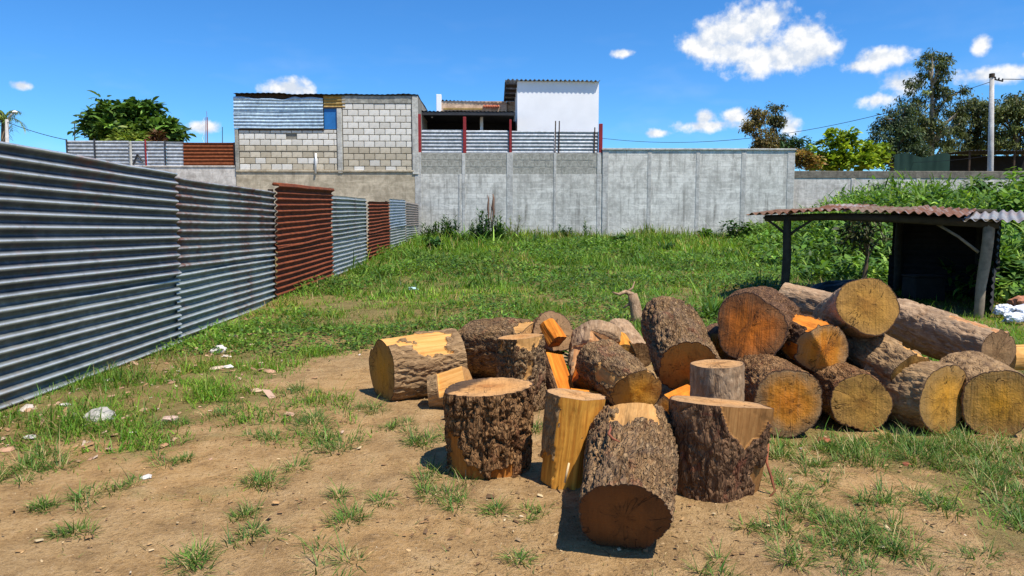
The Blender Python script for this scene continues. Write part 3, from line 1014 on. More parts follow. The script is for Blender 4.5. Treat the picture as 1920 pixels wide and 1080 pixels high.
# ------------------------------------------------------------------ sheet railing with red posts on the wall
RZ = wz(287)
rail = empty('sheet_railing', (wx(955), WY + 0.1, RZ))
tag(rail, 'grey corrugated sheet railing with red steel posts on top of the wall', 'railing')
rx = wx(955)
for i, (a, b, yt) in enumerate(((792, 869, 242.5), (875, 954, 244), (960, 1039, 245), (1042, 1121, 246))):
    corr('sheet', M_GALV_FAR, rail, (wx(a) - rx, 0, 0.0), (1, 0, 0), (0, 0, 1), wx(b) - wx(a), wz(yt) - RZ, 0.125, 0.018, 10, 0.008, 10 + i)
for (px, yt, wpx) in ((788, 214, 6), (872, 219, 6), (957, 224, 4.5), (1125, 231, 7)):
    ww = (wx(wpx) - wx(0)) / 2
    MB().box(-ww, ww, -0.06, 0.04, 0, wz(yt) - RZ, 0.01).build('post', M_REDSTEEL, rail, loc=(wx(px) - rx, -0.02, 0))
for (px, yt) in ((1040, 226), (1047, 226), (1113, 238)):
    MB().bar((wx(px) - rx, -0.03, -0.4), (wx(px + 1) - rx, -0.03, wz(yt) - RZ), 0.022, 6).build('rebar_rod', M_WOODDARK, rail)

# ------------------------------------------------------------------ porch between the two houses
pz = wz(287)
porch = empty('open_porch', (wx(875), 29.0, pz))
tag(porch, 'dark open porch with thin grey roof between block house and white house', 'porch')


def at(px, py, Y): return P(px, py, Y)


o0 = Vector((wx(875), 29.0, pz))
pr0, pr1 = at(786, 207.5, 28.3) - o0, at(966, 209, 28.3) - o0
corr('roof_sheet', M_GREYMETAL, porch, pr0 + Vector((0, 0, 0)), (0, 1, 0.01), (1, 0, (pr1.z - pr0.z) / (pr1.x - pr0.x)), 4.2, pr1.x - pr0.x, 0.15, 0.016, 5, 0.01, 20)
bz0 = pr0.z - 0.02
MB().box(pr0.x, pr1.x, -0.68, -0.60, bz0 - 0.14, bz0 - 0.02).build('roof_beam', M_DARKGREY, porch)
MB().box(pr0.x + 0.02, pr1.x - 0.02, -0.59, 2.0, bz0 - 0.06, bz0 - 0.03).build('shade_board', M_BLACKISH, porch)  # added black board, stands in for the shade under the porch roof
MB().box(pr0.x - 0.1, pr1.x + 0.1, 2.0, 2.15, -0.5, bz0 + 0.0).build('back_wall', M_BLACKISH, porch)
MB().box(pr0.x - 0.15, pr0.x - 0.03, -0.5, 3.4, -0.5, bz0 - 0.1).build('side_wall', M_OLD, porch)
MB().box(pr0.x, pr1.x, -0.6, 3.4, -0.6, -0.5).build('floor_slab', M_OLD, porch)
c0 = at(903, 245, 29.4) - o0
MB().box(c0.x - 0.06, c0.x + 0.06, 0.34, 0.46, -0.5, bz0 - 0.02, 0.01).build('white_column', M_WHITE, porch)
d0 = at(810, 216, 29.4) - o0
MB().tube([d0 + Vector((0, 0, 0.1)), d0, d0 - Vector((0, 0, 0.1))], [0.02, 0.06, 0.03], 8).build('light_bulb', M_WHITE, porch, True)

# low clay-coloured house behind the porch
q0 = at(885, 240, 33.0)
clay = empty('clay_house', (q0.x, 33.0, 0.6))
tag(clay, 'low clay coloured wall and tiled roof edge behind the porch', 'house')
a, b = at(827, 190, 33), at(950, 190, 33)
MB().box(a.x - q0.x, b.x - q0.x, 0, 3.0, -0.1, at(885, 189.5, 33).z - 0.6).build('wall', M_CLAY, clay)
corr('roof_sheet', M_RUST_DARK, clay, (a.x - q0.x - 0.05, -0.04, at(885, 188.5, 33).z - 0.6), (0, 1, 0.05), (1, 0, -0.035), 3.4, b.x - a.x + 0.2, 0.17, 0.035, 5, 0.01, 22, per=8)
g0, g1 = at(818, 177, 33), at(827.5, 177, 33)
MB().box(g0.x - q0.x, g1.x - q0.x, -0.05, 0.25, 0, g0.z - 0.6, 0.01).build('column', M_WHITE, clay)
MB().box(at(832, 200, 33).x - q0.x, at(905, 200, 33).x - q0.x, -0.06, 0.0, at(885, 206, 33).z - 0.6, at(885, 203, 33).z - 0.6).build('plank', M_OCHRE, clay)
M_TILE = plain('red_tile', (176, 96, 66), 0.8, 0, 0.3, 20)
for i in range(7):
    tx = at(908 + i * 4.4, 203, 32.9)
    MB().tube([(tx.x - q0.x, -0.2, tx.z - 0.6 + 0.03), (tx.x - q0.x, 0.0, tx.z - 0.6 + 0.12)], 0.05, 6).build('roof_tile', M_TILE, clay)

# ------------------------------------------------------------------ white house
wy = 29.6
h0, h1 = at(970, 247, wy), at(1122, 247, wy)
cx = (h0.x + h1.x) / 2
WH = empty('white_house', (cx, wy, 0.6))
tag(WH, 'tall plain white house with corrugated roof edge casting a wavy shadow', 'house')
topz = at(1040, 152.5, wy).z - 0.6
m_ = MB()
m_.box(h0.x - cx, h1.x - cx, 0, 4.6, -0.1, topz)
m_.build('wall', M_WHITE, WH)
corr('roof_sheet', M_GALV_FAR, WH, (at(947, 151, wy).x - cx, -0.17, topz + 0.035), (0, 1, 0.0), (1, 0, -0.010), 5.0, at(1124.5, 151, wy).x - at(947, 151, wy).x, 0.175, 0.030, 6, 0.004, 24, per=10)
for i in range(4):
    yy = 0.5 + i * 1.1
    MB().box(at(948, 151, wy).x - cx, h0.x - cx + 0.02, yy, yy + 0.09, topz - 0.15, topz - 0.03).build('roof_purlin', M_WOODDARK, WH)
MB().box(at(946.5, 151, wy).x - cx, at(948.5, 151, wy).x - cx, -0.05, 4.6, topz - 0.16, topz - 0.05).build('roof_purlin', M_WOODDARK, WH)
MB().box(at(953, 151, wy).x - cx, h0.x - cx - 0.003, 3.6, 4.3, -0.1, topz - 0.2).build('rear_wall', M_CLAY, WH)

# ------------------------------------------------------------------ far fence at left, on the low wall
fz = wz(313)
ff = empty('far_sheet_fence', (wx(240), WY + 0.08, fz))
tag(ff, 'far grey sheet fence on the low wall with one brown rusty end', 'fence')
fx = wx(240)
for i, (a, b) in enumerate(((131, 183), (184, 246), (247, 279), (280, 314), (315, 347))):
    corr('sheet', M_GALV_FAR, ff, (wx(a) - fx, 0.004 * i, -0.02), (1, 0, 0), (0, 0, 1), wx(b + 0.6) - wx(a), wz(265 + i * 0.5) - fz + 0.02, 0.125, 0.018, 8, 0.008, 30 + i)
rs = corr('rusty_sheet', M_RUST_FAR, ff, (wx(347.5) - fx, -0.01, -0.05), (1, 0, 0), (0, 0, 1), wx(443) - wx(347.5), wz(268.5) - fz + 0.05, 0.125, 0.018, 10, 0.01, 37)
rs['label'] = 'brown rusty end sheet'
for px, yt in ((131.5, 263), (183.5, 262), (278, 263), (314.5, 265), (443.5, 268)):
    MB().bar((wx(px) - fx, -0.03, -0.4), (wx(px) - fx, -0.03, wz(yt) - fz), 0.03, 6).build('post', M_DARKGREY if px != 278 else M_REDSTEEL, ff)
MB().bar((wx(250) - fx, -0.04, -0.1), (wx(250) - fx, -0.04, wz(267) - fz), 0.05, 6).build('post', M_PIER, ff)
tri = MB()
tri.bar((wx(254) - fx, -0.05, wz(309) - fz), (wx(263) - fx, -0.05, wz(290) - fz), 0.03, 6)
tri.bar((wx(263) - fx, -0.05, wz(290) - fz), (wx(273) - fx, -0.05, wz(305) - fz), 0.03, 6)
tri.build('bent_bracket', M_DARKGREY, ff)

# ------------------------------------------------------------------ corrugated fence along the left side
FXX = -2.9
fence = empty('corrugated_fence', (FXX, 10, 0))
tag(fence, 'long corrugated sheet fence, galvanised and rusty panels, along the left side', 'fence')
M_G_DARK = sheetmetal('galvanised_dark', (58, 62, 66), (88, 92, 96), 0.30, 0.4, 0.42, seed=11, glint=1.0)
M_G_GREEN = sheetmetal('galvanised_greenish', (88, 92, 86), (116, 120, 114), 0.34, 0.4, 0.42, ((92, 60, 38), (136, 98, 66)), seed=12, glint=1.0)
M_G_RUSTY = sheetmetal('galvanised_rust_stained', (86, 98, 94), (112, 124, 118), 0.545, 0.4, 0.42, ((78, 34, 18), (116, 56, 32)), seed=13, glint=1.0)
M_G_MID = sheetmetal('galvanised_mid', (94, 106, 100), (120, 132, 126), 0.36, 0.4, 0.42, ((84, 40, 22), (116, 62, 38)), seed=14, glint=1.0)
M_G_PALE = sheetmetal('galvanised_pale', (132, 138, 136), (156, 162, 158), 0.22, 0.4, 0.45, ((110, 80, 56), (140, 108, 80)), seed=15, glint=0.6)
M_G_BLUE = sheetmetal('galvanised_blue', (136, 150, 164), (164, 178, 190), 0.12, 0.35, 0.45, ((110, 80, 56), (140, 108, 80)), seed=16)
M_G_BROWN = sheetmetal('galvanised_brownish', (128, 118, 112), (152, 142, 136), 0.3, 0.3, 0.5, ((110, 84, 66), (140, 112, 90)), seed=18)
M_RUST = sheetmetal('deep_rust', (88, 40, 22), (120, 58, 32), 0.9, 0.0, 0.75, ((92, 40, 18), (146, 74, 38)), seed=17)
PANELS = [  # y0, y1, bottom, seam, top0, top1, lower material, upper material, offset, label
    (1.2, 3.6, -0.04, 0.72, 1.59, 1.57, M_G_GREEN, M_G_DARK, 0.012, None),
    (3.55, 6.62, -0.03, 0.72, 1.575, 1.545, M_G_GREEN, M_G_DARK, 0.0, None),
    (6.56, 9.56, 0.0, 0.74, 1.515, 1.505, M_G_MID, M_G_RUSTY, -0.022, None),
    (9.50, 12.82, 0.08, 0.80, 1.60, 1.69, M_RUST, M_RUST, 0.012, 'deep brown rusty sheet'),
    (12.80, 16.32, 0.10, 0.84, 1.575, 1.65, M_G_PALE, M_G_MID, -0.01, None),
    (16.30, 19.64, 0.18, 0.90, 1.585, 1.66, M_RUST, M_RUST, 0.008, 'deep brown rusty sheet'),
    (19.62, 23.32, 0.28, 1.00, 1.75, 1.83, M_G_PALE, M_G_BLUE, -0.006, None),
    (23.30, 27.0, 0.36, 1.05, 1.78, 1.80, M_G_PALE, M_G_BROWN, 0.0, None)]
for i, (y0, y1, zb, zs, t0, t1, ml, mu, off, lab) in enumerate(PANELS):
    sl = (t1 - t0) / (y1 - y0)
    nu = 26 if i < 4 else 14
    pt = 0.0805
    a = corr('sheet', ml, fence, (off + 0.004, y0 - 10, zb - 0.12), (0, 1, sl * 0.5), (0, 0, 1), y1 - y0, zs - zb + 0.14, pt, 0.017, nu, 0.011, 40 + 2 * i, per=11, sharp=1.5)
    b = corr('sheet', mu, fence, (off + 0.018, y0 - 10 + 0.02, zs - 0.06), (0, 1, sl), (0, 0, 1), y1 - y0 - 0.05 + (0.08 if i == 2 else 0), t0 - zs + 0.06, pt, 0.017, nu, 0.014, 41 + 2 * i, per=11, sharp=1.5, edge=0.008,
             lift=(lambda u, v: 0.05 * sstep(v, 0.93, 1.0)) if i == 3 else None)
    if lab:
        a['label'] = lab; b['label'] = lab
    for yy in (y0 + 0.06, (y0 + y1) / 2):
        MB().bar((off - 0.06, yy - 10, zb - 0.3), (off - 0.06, yy - 10, t0 - 0.06), 0.035, 8).build('post', M_WOODDARK, fence)
# rolled top of the tall rusty panel
MB().tube([(0.03, 9.45 - 10, 1.60), (0.035, 10.4 - 10, 1.63), (0.03, 11.3 - 10, 1.645), (0.035, 12.85 - 10, 1.685)], 0.022, 8).build('rolled_edge', M_RUST, fence, True)

# ------------------------------------------------------------------ firewood shed at the right
e_dir = Vector((-0.81, 0.58, 0)).normalized()        # along the eave, towards the far left post
g_dir = Vector((0.58, 0.81, 0)).normalized()         # into the shed
N0 = Vector((5.26, 7.7, 0)); N0.z = float(terr(5.26, 7.7))
shed = empty('firewood_shed', N0)
tag(shed, 'low open shed with rusty corrugated roof on rough posts, behind the logs', 'shed')


def sp(e, g, z): return e_dir * e + g_dir * g + Vector((0, 0, z - N0.z))


M_POSTW = plain('grey_rough_timber', (134, 120, 100), 0.9, 0, 0.35, 14)
M_POSTD = plain('dark_rough_timber', (58, 52, 42), 0.9, 0, 0.35, 14)
M_NEARBLACK = sheetmetal('near_black_sheet', (34, 32, 31), (44, 40, 38), 0.35, 0.1, 0.85, ((30, 24, 20), (44, 33, 27)), seed=21)  # near-black sheets for the back and side walls of the shed
M_R_RED = sheetmetal('roof_red_rust', (108, 98, 84), (136, 124, 108), 0.62, 0.0, 0.85, ((80, 46, 27), (118, 78, 48)), seed=22)
M_R_GALV = sheetmetal('roof_galvanised', (124, 122, 116), (152, 150, 144), 0.42, 0.05, 0.45, ((132, 60, 44), (166, 96, 74)), seed=23)
M_R_MIX = sheetmetal('roof_mixed', (160, 160, 160), (190, 190, 190), 0.72, 0.2, 0.55, ((86, 48, 28), (126, 82, 52)), seed=24)
rp = random.Random(4)


def post(e, g, z0, z1, r, m_, lean=(0, 0)):
    pts = []
    for k in range(6):
        t = k / 5
        p = sp(e + lean[0] * t, g + lean[1] * t, z0 + (z1 - z0) * t)
        pts.append(p + Vector((rp.uniform(-1, 1), rp.uniform(-1, 1), 0)) * r * 0.22)
    return MB().tube(pts, [r * rp.uniform(0.9, 1.1) for _ in pts], 10).build('post', m_, shed, True)


post(0.0, 0.0, -0.1, 1.14, 0.052, M_POSTW, (-0.06, 0.0))
post(2.03, 0.0, -0.1, 1.20, 0.048, M_POSTD)
post(0.06, 2.0, 0.0, 1.26, 0.05, M_POSTD)
post(1.0, 1.95, 0.0, 1.27, 0.05, M_POSTD)
MB().tube([sp(-0.15, -0.02, 1.085), sp(0.8, 0.0, 1.15), sp(1.5, 0.0, 1.175), sp(2.3, 0, 1.16)], [0.045, 0.05, 0.045, 0.04], 8).build('front_beam', M_POSTD, shed, True)
MB().tube([sp(-0.1, 1.98, 1.23), sp(0.6, 1.95, 1.26), sp(1.12, 1.97, 1.26)], 0.045, 8).build('rear_beam', M_POSTD, shed, True)
MB().tube([sp(0.02, 0.02, 0.78), sp(0.22, 0.05, 0.95), sp(0.48, 0.1, 1.12)], [0.018, 0.016, 0.016], 6).build('brace', M_POSTW, shed, True)
MB().tube([sp(2.03, 0.0, 0.95), sp(2.16, 0.0, 1.06), sp(2.32, 0.0, 1.17)], [0.018, 0.016, 0.012], 6).build('brace', M_POSTD, shed, True)
MB().tube([sp(2.03, 0.0, 0.93), sp(1.9, 0.0, 1.03), sp(1.72, 0.0, 1.15)], [0.02, 0.018, 0.014], 6).build('brace', M_POSTD, shed, True)
# back and side walls of dark sheets, only round the near half
corr('wall_sheet', M_NEARBLACK, shed, sp(1.13, 2.05, 0.0), -e_dir, (0, 0, 1), 1.30, 0.66, 0.08, 0.011, 10, 0.01, 61)
corr('wall_sheet', M_NEARBLACK, shed, sp(1.10, 2.07, 0.6), -e_dir, (0, 0, 1), 1.26, 0.64, 0.08, 0.011, 10, 0.01, 62)
corr('wall_sheet', M_NEARBLACK, shed, sp(-0.12, 2.05, 0.0), -g_dir, (0, 0, 1), 2.0, 0.64, 0.08, 0.011, 10, 0.01, 63)
corr('wall_sheet', M_NEARBLACK, shed, sp(-0.14, 2.05, 0.58), -g_dir, (0, 0, 1), 2.0, 0.58, 0.08, 0.011, 10, 0.01, 64)
# roof: five sheets laid side by side, ridges running down to the eave
ez = [(-0.42, 1.125), (0.15, 1.145), (0.75, 1.205), (1.35, 1.245), (1.95, 1.225), (2.45, 1.20)]
mats_ = [M_R_GALV, M_R_MIX, M_R_RED, M_R_MIX, M_R_RED]
for i in range(5):
    (ea, za), (eb, zb) = ez[i], ez[i + 1]
    L = 2.45
    rise = 0.10
    o = sp(eb + 0.04, -0.22 + (0.07, -0.02, 0.05, -0.05, 0.04)[i], zb + 0.012 * (i % 2))
    u = g_dir * L + Vector((0, 0, rise))
    v = sp(ea - 0.02, -0.22, za) - sp(eb + 0.04, -0.22, zb)
    corr('roof_sheet', mats_[i], shed, o, u, v, L, v.length, 0.095, 0.017, 14, 0.022, 70 + i, per=8)
# tarpaulin heap inside the shed
def lump(name, m_, loc, size, seed, amp=0.3, sub=3, parent=None, freq=1.7, flat=0.0):
    import bmesh
    bm = bmesh.new()
    bmesh.ops.create_icosphere(bm, subdivisions=sub, radius=1.0)
    co = np.array([v.co[:] for v in bm.verts])
    d = 1 + amp * fbm(co[:, 0] * freq + seed, co[:, 1] * freq, co[:, 2] * freq, seed, 4, 0.6) * 1.6
    for v, k in zip(bm.verts, d):
        v.co = Vector((v.co.x * size[0] * k, v.co.y * size[1] * k, max(v.co.z, -0.35 - flat) * size[2] * k))
    me = bpy.data.meshes.new(name)
    bm.to_mesh(me); bm.free()
    return link(name, me, m_, parent, loc)


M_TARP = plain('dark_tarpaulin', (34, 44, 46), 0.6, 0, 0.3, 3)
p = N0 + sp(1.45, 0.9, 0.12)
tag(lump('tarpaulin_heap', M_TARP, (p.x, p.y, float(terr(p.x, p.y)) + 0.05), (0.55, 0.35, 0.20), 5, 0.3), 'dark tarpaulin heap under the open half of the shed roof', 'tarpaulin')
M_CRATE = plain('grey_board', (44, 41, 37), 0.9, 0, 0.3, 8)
p = N0 + sp(0.62, 1.2, 0)
cb = empty('box', (p.x, p.y, float(terr(p.x, p.y))))
tag(cb, 'dusty grey box in the dark inside the shed', 'box')
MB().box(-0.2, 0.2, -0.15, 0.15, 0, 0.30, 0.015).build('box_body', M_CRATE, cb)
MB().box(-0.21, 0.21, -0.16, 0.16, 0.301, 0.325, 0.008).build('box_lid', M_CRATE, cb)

# ------------------------------------------------------------------ logs
def barkmat(name, c_dark, c_mid, c_light, c_in=(178, 120, 64), c_in2=(206, 156, 92), lichen=0.0, red=0.0, fs=1.0, bump=1.0, furr=1.0):
    """bark with furrows along the log; attribute peel shows the wood under missing bark, split the raw cleft wood"""
    m, nt = mat(name)
    oi = nt.new('ShaderNodeObjectInfo').outputs['Random']
    cz = nt.new('ShaderNodeCombineXYZ')
    for k_ in range(3): nt.put(cz.inputs[k_], nt.math('MULTIPLY', oi, (3.7, 5.9, 9.1)[k_]))
    oc = nt.vmath('ADD', nt.oc, cz.outputs[0])
    st = nt.scale(oc, (1.0, 1.0, 0.35))
    n1 = nt.noise(st, 16 * fs, 6, 0.65, 0.8)
    n2 = nt.noise(st, 60 * fs, 5, 0.65, 0.5)
    n3 = nt.noise(oc, 5.0, 5, 0.6)
    vo = nt.new('ShaderNodeTexVoronoi', feature='DISTANCE_TO_EDGE')
    wv = nt.new('ShaderNodeVectorMath', operation='SCALE')
    wn = nt.new('ShaderNodeTexNoise'); nt.put(wn.inputs['Vector'], st); wn.inputs['Scale'].default_value = 30.0; wn.inputs['Detail'].default_value = 3
    nt.put(wv.inputs[0], wn.outputs['Color']); wv.inputs['Scale'].default_value = 0.05
    nt.put(vo.inputs['Vector'], nt.vmath('ADD', nt.scale(oc, (1.0, 1.0, 0.42)), wv.outputs[0]))
    vo.inputs['Scale'].default_value = 52 * fs
    plate = nt.mapr(vo.outputs['Distance'], 0.0, 0.22, 0, 1, True)
    c = nt.mix(nt.mapr(n1, 0.34, 0.66), srgb(*c_dark), srgb(*c_mid))
    c = nt.mix(nt.mapr(n2, 0.48, 0.72, 0, 0.8), c, srgb(*c_light))
    c = nt.mix(nt.mapr(n3, 0.52, 0.72, 0, 0.5), c, srgb(*c_light))
    if lichen: c = nt.mix(nt.mapr(n3, 0.52, 0.42, 0, lichen), c, srgb(152, 142, 124))
    if red:
        rn = nt.noise(oc, 7.3, 4, 0.6, 1.0)
        c = nt.mix(nt.mapr(rn, 0.60, 0.66, 0, red), c, srgb(128, 52, 38))
    fib = nt.scale(oc, (1.0, 1.0, 0.06))
    f1 = nt.noise(fib, 55, 5, 0.65, 0.6)
    f2 = nt.noise(oc, 8, 5, 0.6)
    wd = nt.mix(nt.mapr(f1, 0.32, 0.68), srgb(*c_in), srgb(*c_in2))
    wd = nt.mix(nt.mapr(nt.noise(fib, 24, 3, 0.6), 0.56, 0.68, 0, 0.6), wd, tuple(x * 0.42 for x in srgb(*c_in)[:3]))
    wd = nt.mix(nt.mapr(f2, 0.5, 0.75, 0, 0.5), wd, tuple(x * 0.5 for x in srgb(*c_in)[:3]))
    pe = nt.attr('peel').outputs['Fac']
    pm = nt.mapr(nt.math('ADD', pe, nt.math('ADD', nt.math('MULTIPLY', nt.math('SUBTRACT', n2, 0.5), 0.35), nt.math('MULTIPLY', nt.math('SUBTRACT', n1, 0.5), 0.2))), 0.42, 0.58)
    c = nt.mix(pm, c, wd)
    h = nt.math('ADD', nt.math('MULTIPLY', n1, 0.35), nt.math('ADD', nt.math('MULTIPLY', n2, 0.4), nt.math('MULTIPLY', plate, 0.55 * furr)))
    h = nt.math('ADD', nt.math('MULTIPLY', h, nt.math('SUBTRACT', 1.0, pm)), nt.math('MULTIPLY', nt.math('MULTIPLY', f1, 0.35), pm))
    setb(nt, c, 0.9, 0, 0.2, nt.bump(h, bump, 0.018))
    return m


def endmat(name, c_core, c_mid, c_out, ring=0.45, dirt=0.4, saw=0.5, cracks=0.6, core_r=0.45):
    """sawn end: growth rings, radial checks, saw marks and a rim of bark"""
    m, nt = mat(name)
    oi = nt.new('ShaderNodeObjectInfo').outputs['Random']
    cz = nt.new('ShaderNodeCombineXYZ')
    for k_ in range(3): nt.put(cz.inputs[k_], nt.math('MULTIPLY', oi, (7.3, 5.1, 9.7)[k_]))
    oc = nt.vmath('ADD', nt.oc, cz.outputs[0])
    rad = nt.attr('rad').outputs['Fac']
    n1 = nt.noise(oc, 6, 5, 0.6, 0.6)
    n2 = nt.noise(oc, 28, 5, 0.65)
    n3 = nt.noise(oc, 120, 3, 0.6)
    rw = nt.math('ADD', rad, nt.math('MULTIPLY', nt.math('SUBTRACT', n1, 0.5), 0.95))
    c = nt.ramp(rw, [(0.0, srgb(*c_core)), (core_r, srgb(*c_mid)), (0.92, srgb(*c_out))])
    c = nt.mix(nt.mapr(oi, 0.0, 1.0, 0.0, 0.16), c, tuple(0.6 * x for x in srgb(*c_out)[:3]))
    rg = nt.math('SINE', nt.math('MULTIPLY', nt.math('ADD', rad, nt.math('MULTIPLY', n1, 0.16)), 60.0))
    rg = nt.math('MULTIPLY', nt.mapr(rg, -0.2, 1.0), nt.mapr(n2, 0.3, 0.7))
    c = nt.mix(nt.math('MULTIPLY', rg, ring), c, tuple(x * 0.55 for x in srgb(*c_mid)[:3]))
    sw = nt.noise(nt.scale(oc, (3.0, 60.0, 3.0)), 1.0, 4, 0.6, 0.4)
    c = nt.mix(nt.mapr(sw, 0.5, 0.75, 0, saw * 0.35), c, tuple(min(1, x * 1.5) for x in srgb(*c_out)[:3]))
    c = nt.mix(nt.mapr(sw, 0.5, 0.25, 0, saw * 0.35), c, tuple(x * 0.55 for x in srgb(*c_core)[:3]))
    d = nt.noise(oc, 7.5, 6, 0.72, 0.9)
    c = nt.mix(nt.math('MULTIPLY', nt.mapr(d, 0.50, 0.68), dirt), c, srgb(78, 52, 28))
    arc = nt.new('ShaderNodeTexWave', wave_type='BANDS', bands_direction='X')
    nt.put(arc.inputs['Vector'], oc)
    for k_, v_ in (('Scale', 22.0), ('Distortion', 5.0), ('Detail', 3.0), ('Detail Scale', 1.2)):
        arc.inputs[k_].default_value = v_
    c = nt.mix(nt.math('MULTIPLY', nt.mapr(arc.outputs['Fac'], 0.75, 1.0), saw * 0.22), c, tuple(x * 0.6 for x in srgb(*c_mid)[:3]))
    sep = nt.new('ShaderNodeSeparateXYZ'); nt.put(sep.inputs[0], nt.oc)
    ang = nt.math('ARCTAN2', sep.outputs[1], sep.outputs[0])
    cmb = nt.new('ShaderNodeCombineXYZ'); nt.put(cmb.inputs[0], ang); nt.put(cmb.inputs[1], nt.math('MULTIPLY', rad, 0.35)); nt.put(cmb.inputs[2], nt.math('MULTIPLY', oi, 13.0))
    cr = nt.noise(cmb.outputs[0], 2.3, 2, 0.5, 0.1)
    crk = nt.math('MULTIPLY', nt.mapr(nt.math('ABSOLUTE', nt.math('SUBTRACT', cr, 0.5)), 0.012, 0.0), nt.mapr(d, 0.47, 0.53))
    c = nt.mix(nt.math('MULTIPLY', crk, cracks * 0.7), c, srgb(48, 30, 18))
    c = nt.mix(nt.math('MULTIPLY', nt.attr('stain').outputs['Fac'], 0.85), c, srgb(46, 38, 32))
    rim = nt.mapr(nt.math('ADD', rad, nt.math('MULTIPLY', nt.math('SUBTRACT', n2, 0.5), 0.08)), 0.955, 0.985)
    c = nt.mix(rim, c, srgb(72, 52, 40))
    h = nt.math('ADD', nt.math('MULTIPLY', sw, 0.5), nt.math('ADD', nt.math('MULTIPLY', n2, 0.5), nt.math('MULTIPLY', n3, 0.2)))
    h = nt.math('SUBTRACT', h, nt.math('MULTIPLY', crk, 0.8))
    setb(nt, c, 0.82, 0, 0.22, nt.bump(h, 0.85, 0.014))
    return m


B_BROWN = barkmat('bark_brown_rough', (88, 58, 34), (136, 98, 60), (186, 144, 98), (150, 92, 36), (190, 124, 54), red=0.2)
B_TORN = barkmat('bark_torn_brown', (76, 52, 36), (116, 84, 58), (158, 122, 88), (136, 92, 48), (172, 126, 74), red=0.3, bump=0.8)
B_DARK = barkmat('bark_dark_grey', (86, 61, 39), (136, 104, 70), (186, 152, 108), (172, 124, 68), (200, 152, 92), lichen=0.1, red=0.25)
B_GREY = barkmat('bark_grey_smooth', (126, 98, 72), (164, 132, 100), (198, 168, 134), (170, 112, 70), (206, 158, 108), lichen=0.15, fs=0.6, bump=0.6, furr=0.35)
B_PEEL = barkmat('peeled_yellow', (112, 84, 54), (142, 110, 72), (170, 138, 96), (166, 100, 30), (226, 162, 66), fs=0.8, bump=0.6)
B_ORANGE = barkmat('bark_orange_split', (74, 50, 34), (112, 80, 54), (156, 118, 84), (190, 98, 24), (230, 148, 52), fs=1.0)
B_TAN = barkmat('bark_tan_peeled', (104, 80, 56), (148, 118, 82), (186, 152, 110), (196, 136, 68), (220, 168, 98), fs=0.7, bump=0.7, furr=0.45)
E_TAN = endmat('end_tan', (176, 116, 58), (196, 142, 82), (196, 148, 94), 0.45, 0.45, 0.5)
E_PALE = endmat('end_pale', (186, 132, 76), (200, 150, 94), (184, 142, 96), 0.5, 0.45, 0.4)
E_YEL = endmat('end_yellow', (212, 146, 34), (198, 142, 52), (156, 120, 68), 0.4, 0.65, 0.8)
E_ORG = endmat('end_orange', (206, 118, 22), (198, 128, 40), (150, 120, 84), 0.4, 0.7, 0.8, core_r=0.55)
E_SPLIT = endmat('end_split_orange', (214, 116, 22), (190, 104, 30), (128, 86, 50), 0.3, 0.8, 0.9, core_r=0.5)
E_OLIVE = endmat('end_olive', (158, 108, 42), (180, 132, 58), (166, 124, 64), 0.35, 0.65, 0.6)
E_BROWN = endmat('end_brown', (104, 66, 32), (114, 74, 38), (96, 62, 34), 0.25, 0.7, 0.7)
E_BARKY = endmat('end_bark_grey', (86, 70, 54), (98, 80, 62), (92, 74, 58), 0.3, 0.7, 0.3)
E_WEATH = endmat('end_weathered', (140, 104, 66), (158, 122, 82), (148, 114, 80), 0.35, 0.4, 0.8)


